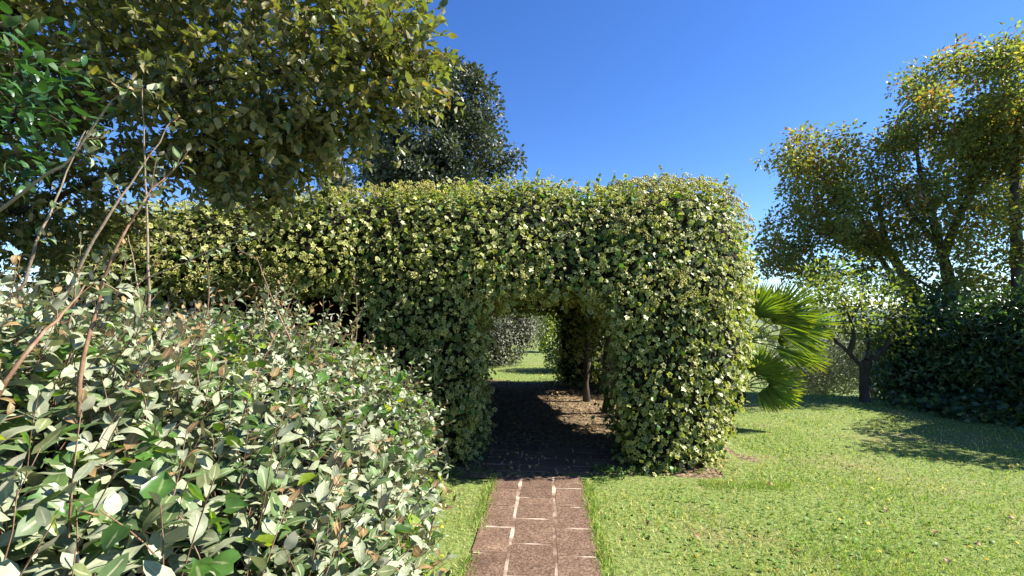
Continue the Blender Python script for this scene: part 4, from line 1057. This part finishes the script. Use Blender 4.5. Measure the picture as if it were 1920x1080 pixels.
gcol = np.where(rng.random((n, 1)) < np.clip(.22 + .5 * dry, 0, .85)[:, None], np.array([0.50, 0.43, 0.19]), np.array([0.235, 0.335, 0.075])) * rng.uniform(.5, 1.5, (n, 1))
gt = scatter("grass", (bl, bf_, np.zeros(5)), gp, basis(dd, nn), scl, gcol, M_grass, None)

# longer tufts along the edges of the path and under the arbour
m = 3800
Y = rng.uniform(2.2, 4.75, m); sd_ = rng.random(m) < .5
X = np.where(sd_, -.30, .585) + (Y - 3) * PD + rng.normal(0, .035, m)
m2 = 2600; xl = rng.uniform(.5, 2.3, m2); q2 = np.stack([AO[0] + xl * cT + .38 * sT, AO[1] + xl * sT - .38 * cT], 1) + rng.normal(0, .06, (m2, 2))
tpz = np.concatenate([np.stack([X, Y], 1), q2]); k = SN(5, seed=66)(np.column_stack([tpz, 0 * tpz[:, 0]])) > -.15
tpz = tpz[k]; m = len(tpz); gp2 = np.column_stack([tpz, ground_z(tpz[:, 0], tpz[:, 1])])
ln = rng.uniform(.025, .06, m); scl = np.stack([rng.uniform(.003, .006, m), ln, ln * .6], 1)
dd = nrm(up + rng.normal(0, .5, (m, 3)) * [1, 1, 0]); nn = nrm(rng.normal(0, 1, (m, 3)) * [1, 1, .2])
scatter("grass_tufts", (bl, bf_, np.zeros(5)), gp2, basis(dd, nn), scl, np.where(rng.random((m, 1)) < .3, np.array([.5, .44, .2]), np.array([.2, .34, .06])) * rng.uniform(.5, 1.4, (m, 1)), M_grass, None)
# dry leaves on the soil
m = 4200; xl, yl = rng.uniform(-4.5, 2.0, m), rng.uniform(-.2, 6.2, m)
lp_ = np.stack([AO[0] + xl * cT - yl * sT, AO[1] + xl * sT + yl * cT, np.full(m, .022)], 1); lp_[:, 2] += rng.uniform(0, .012, m)
scatter("leaf_litter", leaf_blade(.6, 2, .2, .4), lp_, basis(nrm(rng.normal(0, 1, (m, 3)) * [1, 1, .25]), nrm(up + rng.normal(0, .35, (m, 3)))), rng.uniform(.03, .06, m),
        np.where(rng.random((m, 1)) < .5, np.array([.34, .24, .11]), np.array([.14, .085, .045])) * rng.uniform(.6, 1.4, (m, 1)), M_dryleaf, None)

# broad-leaved clover and plantain between the blades, uncounted
m = 2200
Y = (2.2 ** -.8 + rng.random(m) * (13.0 ** -.8 - 2.2 ** -.8)) ** (1 / -.8); X = rng.uniform(.1, 1.15, m) * Y + .3
cp = np.stack([X, Y, np.zeros(m)], 1); cl = to_loc(cp); k = (X - (Y - 3) * PD > .62) & ~((cl[:, 1] > -.35) & (cl[:, 0] < 2.7)) & (SN(3.5, seed=64)(cp) > .1) & ~((X > 6.3) & (Y > 6.2))
cp = cp[k]; m = len(cp); cp[:, 2] = ground_z(cp[:, 0], cp[:, 1]) + .006
scatter("clover", leaf_blade(.5, 2, .1, .2), cp, basis(nrm(rng.normal(0, 1, (m, 3)) * [1, 1, .25] + [0, 0, .25]), nrm(up + rng.normal(0, .25, (m, 3)))), rng.uniform(.022, .055, m),
        np.array([0.13, 0.24, 0.045]) * rng.uniform(.6, 1.4, (m, 1)), M_grass, None)

def simple_mat(name, c, rough=.6):
    m_, nt, out = newmat(name); pr = N(nt, "ShaderNodeBsdfPrincipled", Roughness=rough)
    at = N(nt, "ShaderNodeNewGeometry"); nz = N(nt, "ShaderNodeTexNoise", Scale=300.0); nt.links.new(at.outputs['Position'], nz.inputs['Vector'])
    col = mixc(nt, nz.outputs[0], tuple(x * .7 for x in c), tuple(min(1, x * 1.25) for x in c)); nt.links.new(col, pr.inputs['Base Color'])
    nt.links.new(pr.outputs[0], out.inputs[0]); return m_
M_yel = simple_mat("yellow_petal", (0.75, 0.50, 0.01)); M_fstem = simple_mat("flower_stem", (0.12, 0.2, 0.05)); M_dead = simple_mat("dead_leaf", (0.22, 0.11, 0.045))
# lawn flower: stem with a rayed head
pv, pf = [], []
for k in range(12):
    a = k / 12 * 6.283; r = .013; c, s = math.cos(a), math.sin(a); k0 = len(pv)
    pv += [(0, 0, .004), (c * r * .6 - s * .003, s * r * .6 + c * .003, .003), (c * r, s * r, 0.0), (c * r * .6 + s * .003, s * r * .6 - c * .003, .003)]
    pf.append((k0, k0 + 3, k0 + 2, k0 + 1))
head_me = mesh_from("flower_head", np.array(pv), np.array(pf)); head_me.materials.append(M_yel)
g = Geo(); g.tube([(0, 0, -.02), (.003, 0, .03), (0, 0, .06)], [.0015, .0014, .0012], 4)
stem_me = mesh_from("stem", np.concatenate(g.V), np.concatenate(g.F)); stem_me.materials.append(M_fstem)
spots = [(1447, 790), (1520, 812), (1563, 838), (1600, 800), (1645, 828), (1668, 848), (1715, 838), (1740, 852), (1720, 826), (1765, 868), (1800, 850), (1818, 857), (1808, 842), (1905, 875), (1890, 880), (1675, 872), (1585, 845), (1633, 884), (1646, 886),
         (1632, 920), (1665, 945), (1575, 984), (1490, 910), (1406, 1015), (1310, 1056), (1285, 912), (1252, 893), (1650, 1050), (1845, 912), (1783, 950), (1600, 886), (1757, 886), (1890, 968), (1855, 1000), (1880, 930), (1700, 905), (1545, 865), (1500, 870),
         (1625, 990), (1735, 1005), (1820, 1040), (1850, 1060), (1905, 1030), (1700, 1060), (1370, 905), (1625, 805), (1700, 818), (1780, 842), (1860, 862), (830, 996), (817, 1010), (830, 1050), (1555, 900), (1440, 960), (1395, 940), (1770, 920)]
for k, (u, v) in enumerate(spots):
    Yf = EYE * F / (v - HOR + 4); x_ = (u - 960) / F * Yf
    o = thing("yellow_flower", "small yellow flower open in the lawn grass", "flower", (x_, Yf, float(ground_z(x_, Yf))), "yellow flowers dotted over the lawn")
    s = rng.uniform(.75, 1.15); o.rotation_euler = (rng.normal(0, .15), rng.normal(0, .15), rng.uniform(0, 6.28)); o.scale = (s, s, rng.uniform(.7, 1.1))
    link("stem", stem_me, None, o)
    h = link("flower_head", head_me, None, o); h.location = (0, 0, .06); h.rotation_euler = (rng.normal(0, .3) + .25, rng.normal(0, .3), 0)
dl = leaf_blade(.6, 3, .2, .35); dead_me = mesh_from("fallen_leaf", dl[0], dl[1]); dead_me.materials.append(M_dead)
for (u, v) in ((1751, 848), (1752, 1008), (1895, 970), (1560, 855), (1300, 1010), (1450, 915), (1660, 960), (1840, 1030), (1500, 1040), (1215, 990), (1380, 880), (1600, 880), (1770, 1055)):
    Yf = EYE * F / (v - HOR); x_ = (u - 960) / F * Yf
    o = link("fallen_leaf", dead_me, None); s = rng.uniform(.035, .06); o.scale = (s, s, s); o.location = (x_, Yf, float(ground_z(x_, Yf)) + .022); o.rotation_euler = (rng.normal(0, .3), rng.normal(0, .3), rng.uniform(0, 6.28))
    tag(o, "curled brown leaf lying on the grass", "fallen leaf", "dead leaves on the lawn")

# weeds at the foot of the arbour
weedT = leaf_blade(.3, 2, .1, .3)
for (u, v, s, lab) in ((850, 893, 1.0, "low weed left of the path in the arbour's shade"), (905, 886, .8, "small weed at the left edge of the shaded paving"), (1120, 885, 1.0, "leafy weed right of the path just inside the shade"),
                       (1150, 893, 1.2, "taller weed at the shade line right of the path"), (1205, 885, 1.2, "spreading weed under the right ivy pillar"), (1130, 905, .8, "grassy weed in the sun at the path's right edge"), (820, 893, .8, "weed against the foot of the left ivy pillar")):
    Yf = EYE * F / (v - HOR); x_ = (u - 960) / F * Yf; b = np.array([x_, Yf, 0.005])
    t = thing("weed", lab, "weed", b); k = int(70 * s)
    pos = b + np.stack([rng.normal(0, .06 * s, k), rng.normal(0, .04 * s, k), np.abs(rng.normal(0, .03 * s, k))], 1)
    scatter("foliage", weedT, pos, basis(nrm(rng.normal(0, .8, (k, 3)) + up * .7), nrm(rng.normal(0, .4, (k, 3)) + up)), rng.uniform(.025, .055, k) * s,
            np.array([0.10, 0.18, 0.04]) * rng.uniform(.6, 1.4, (k, 1)), M_grass, t)
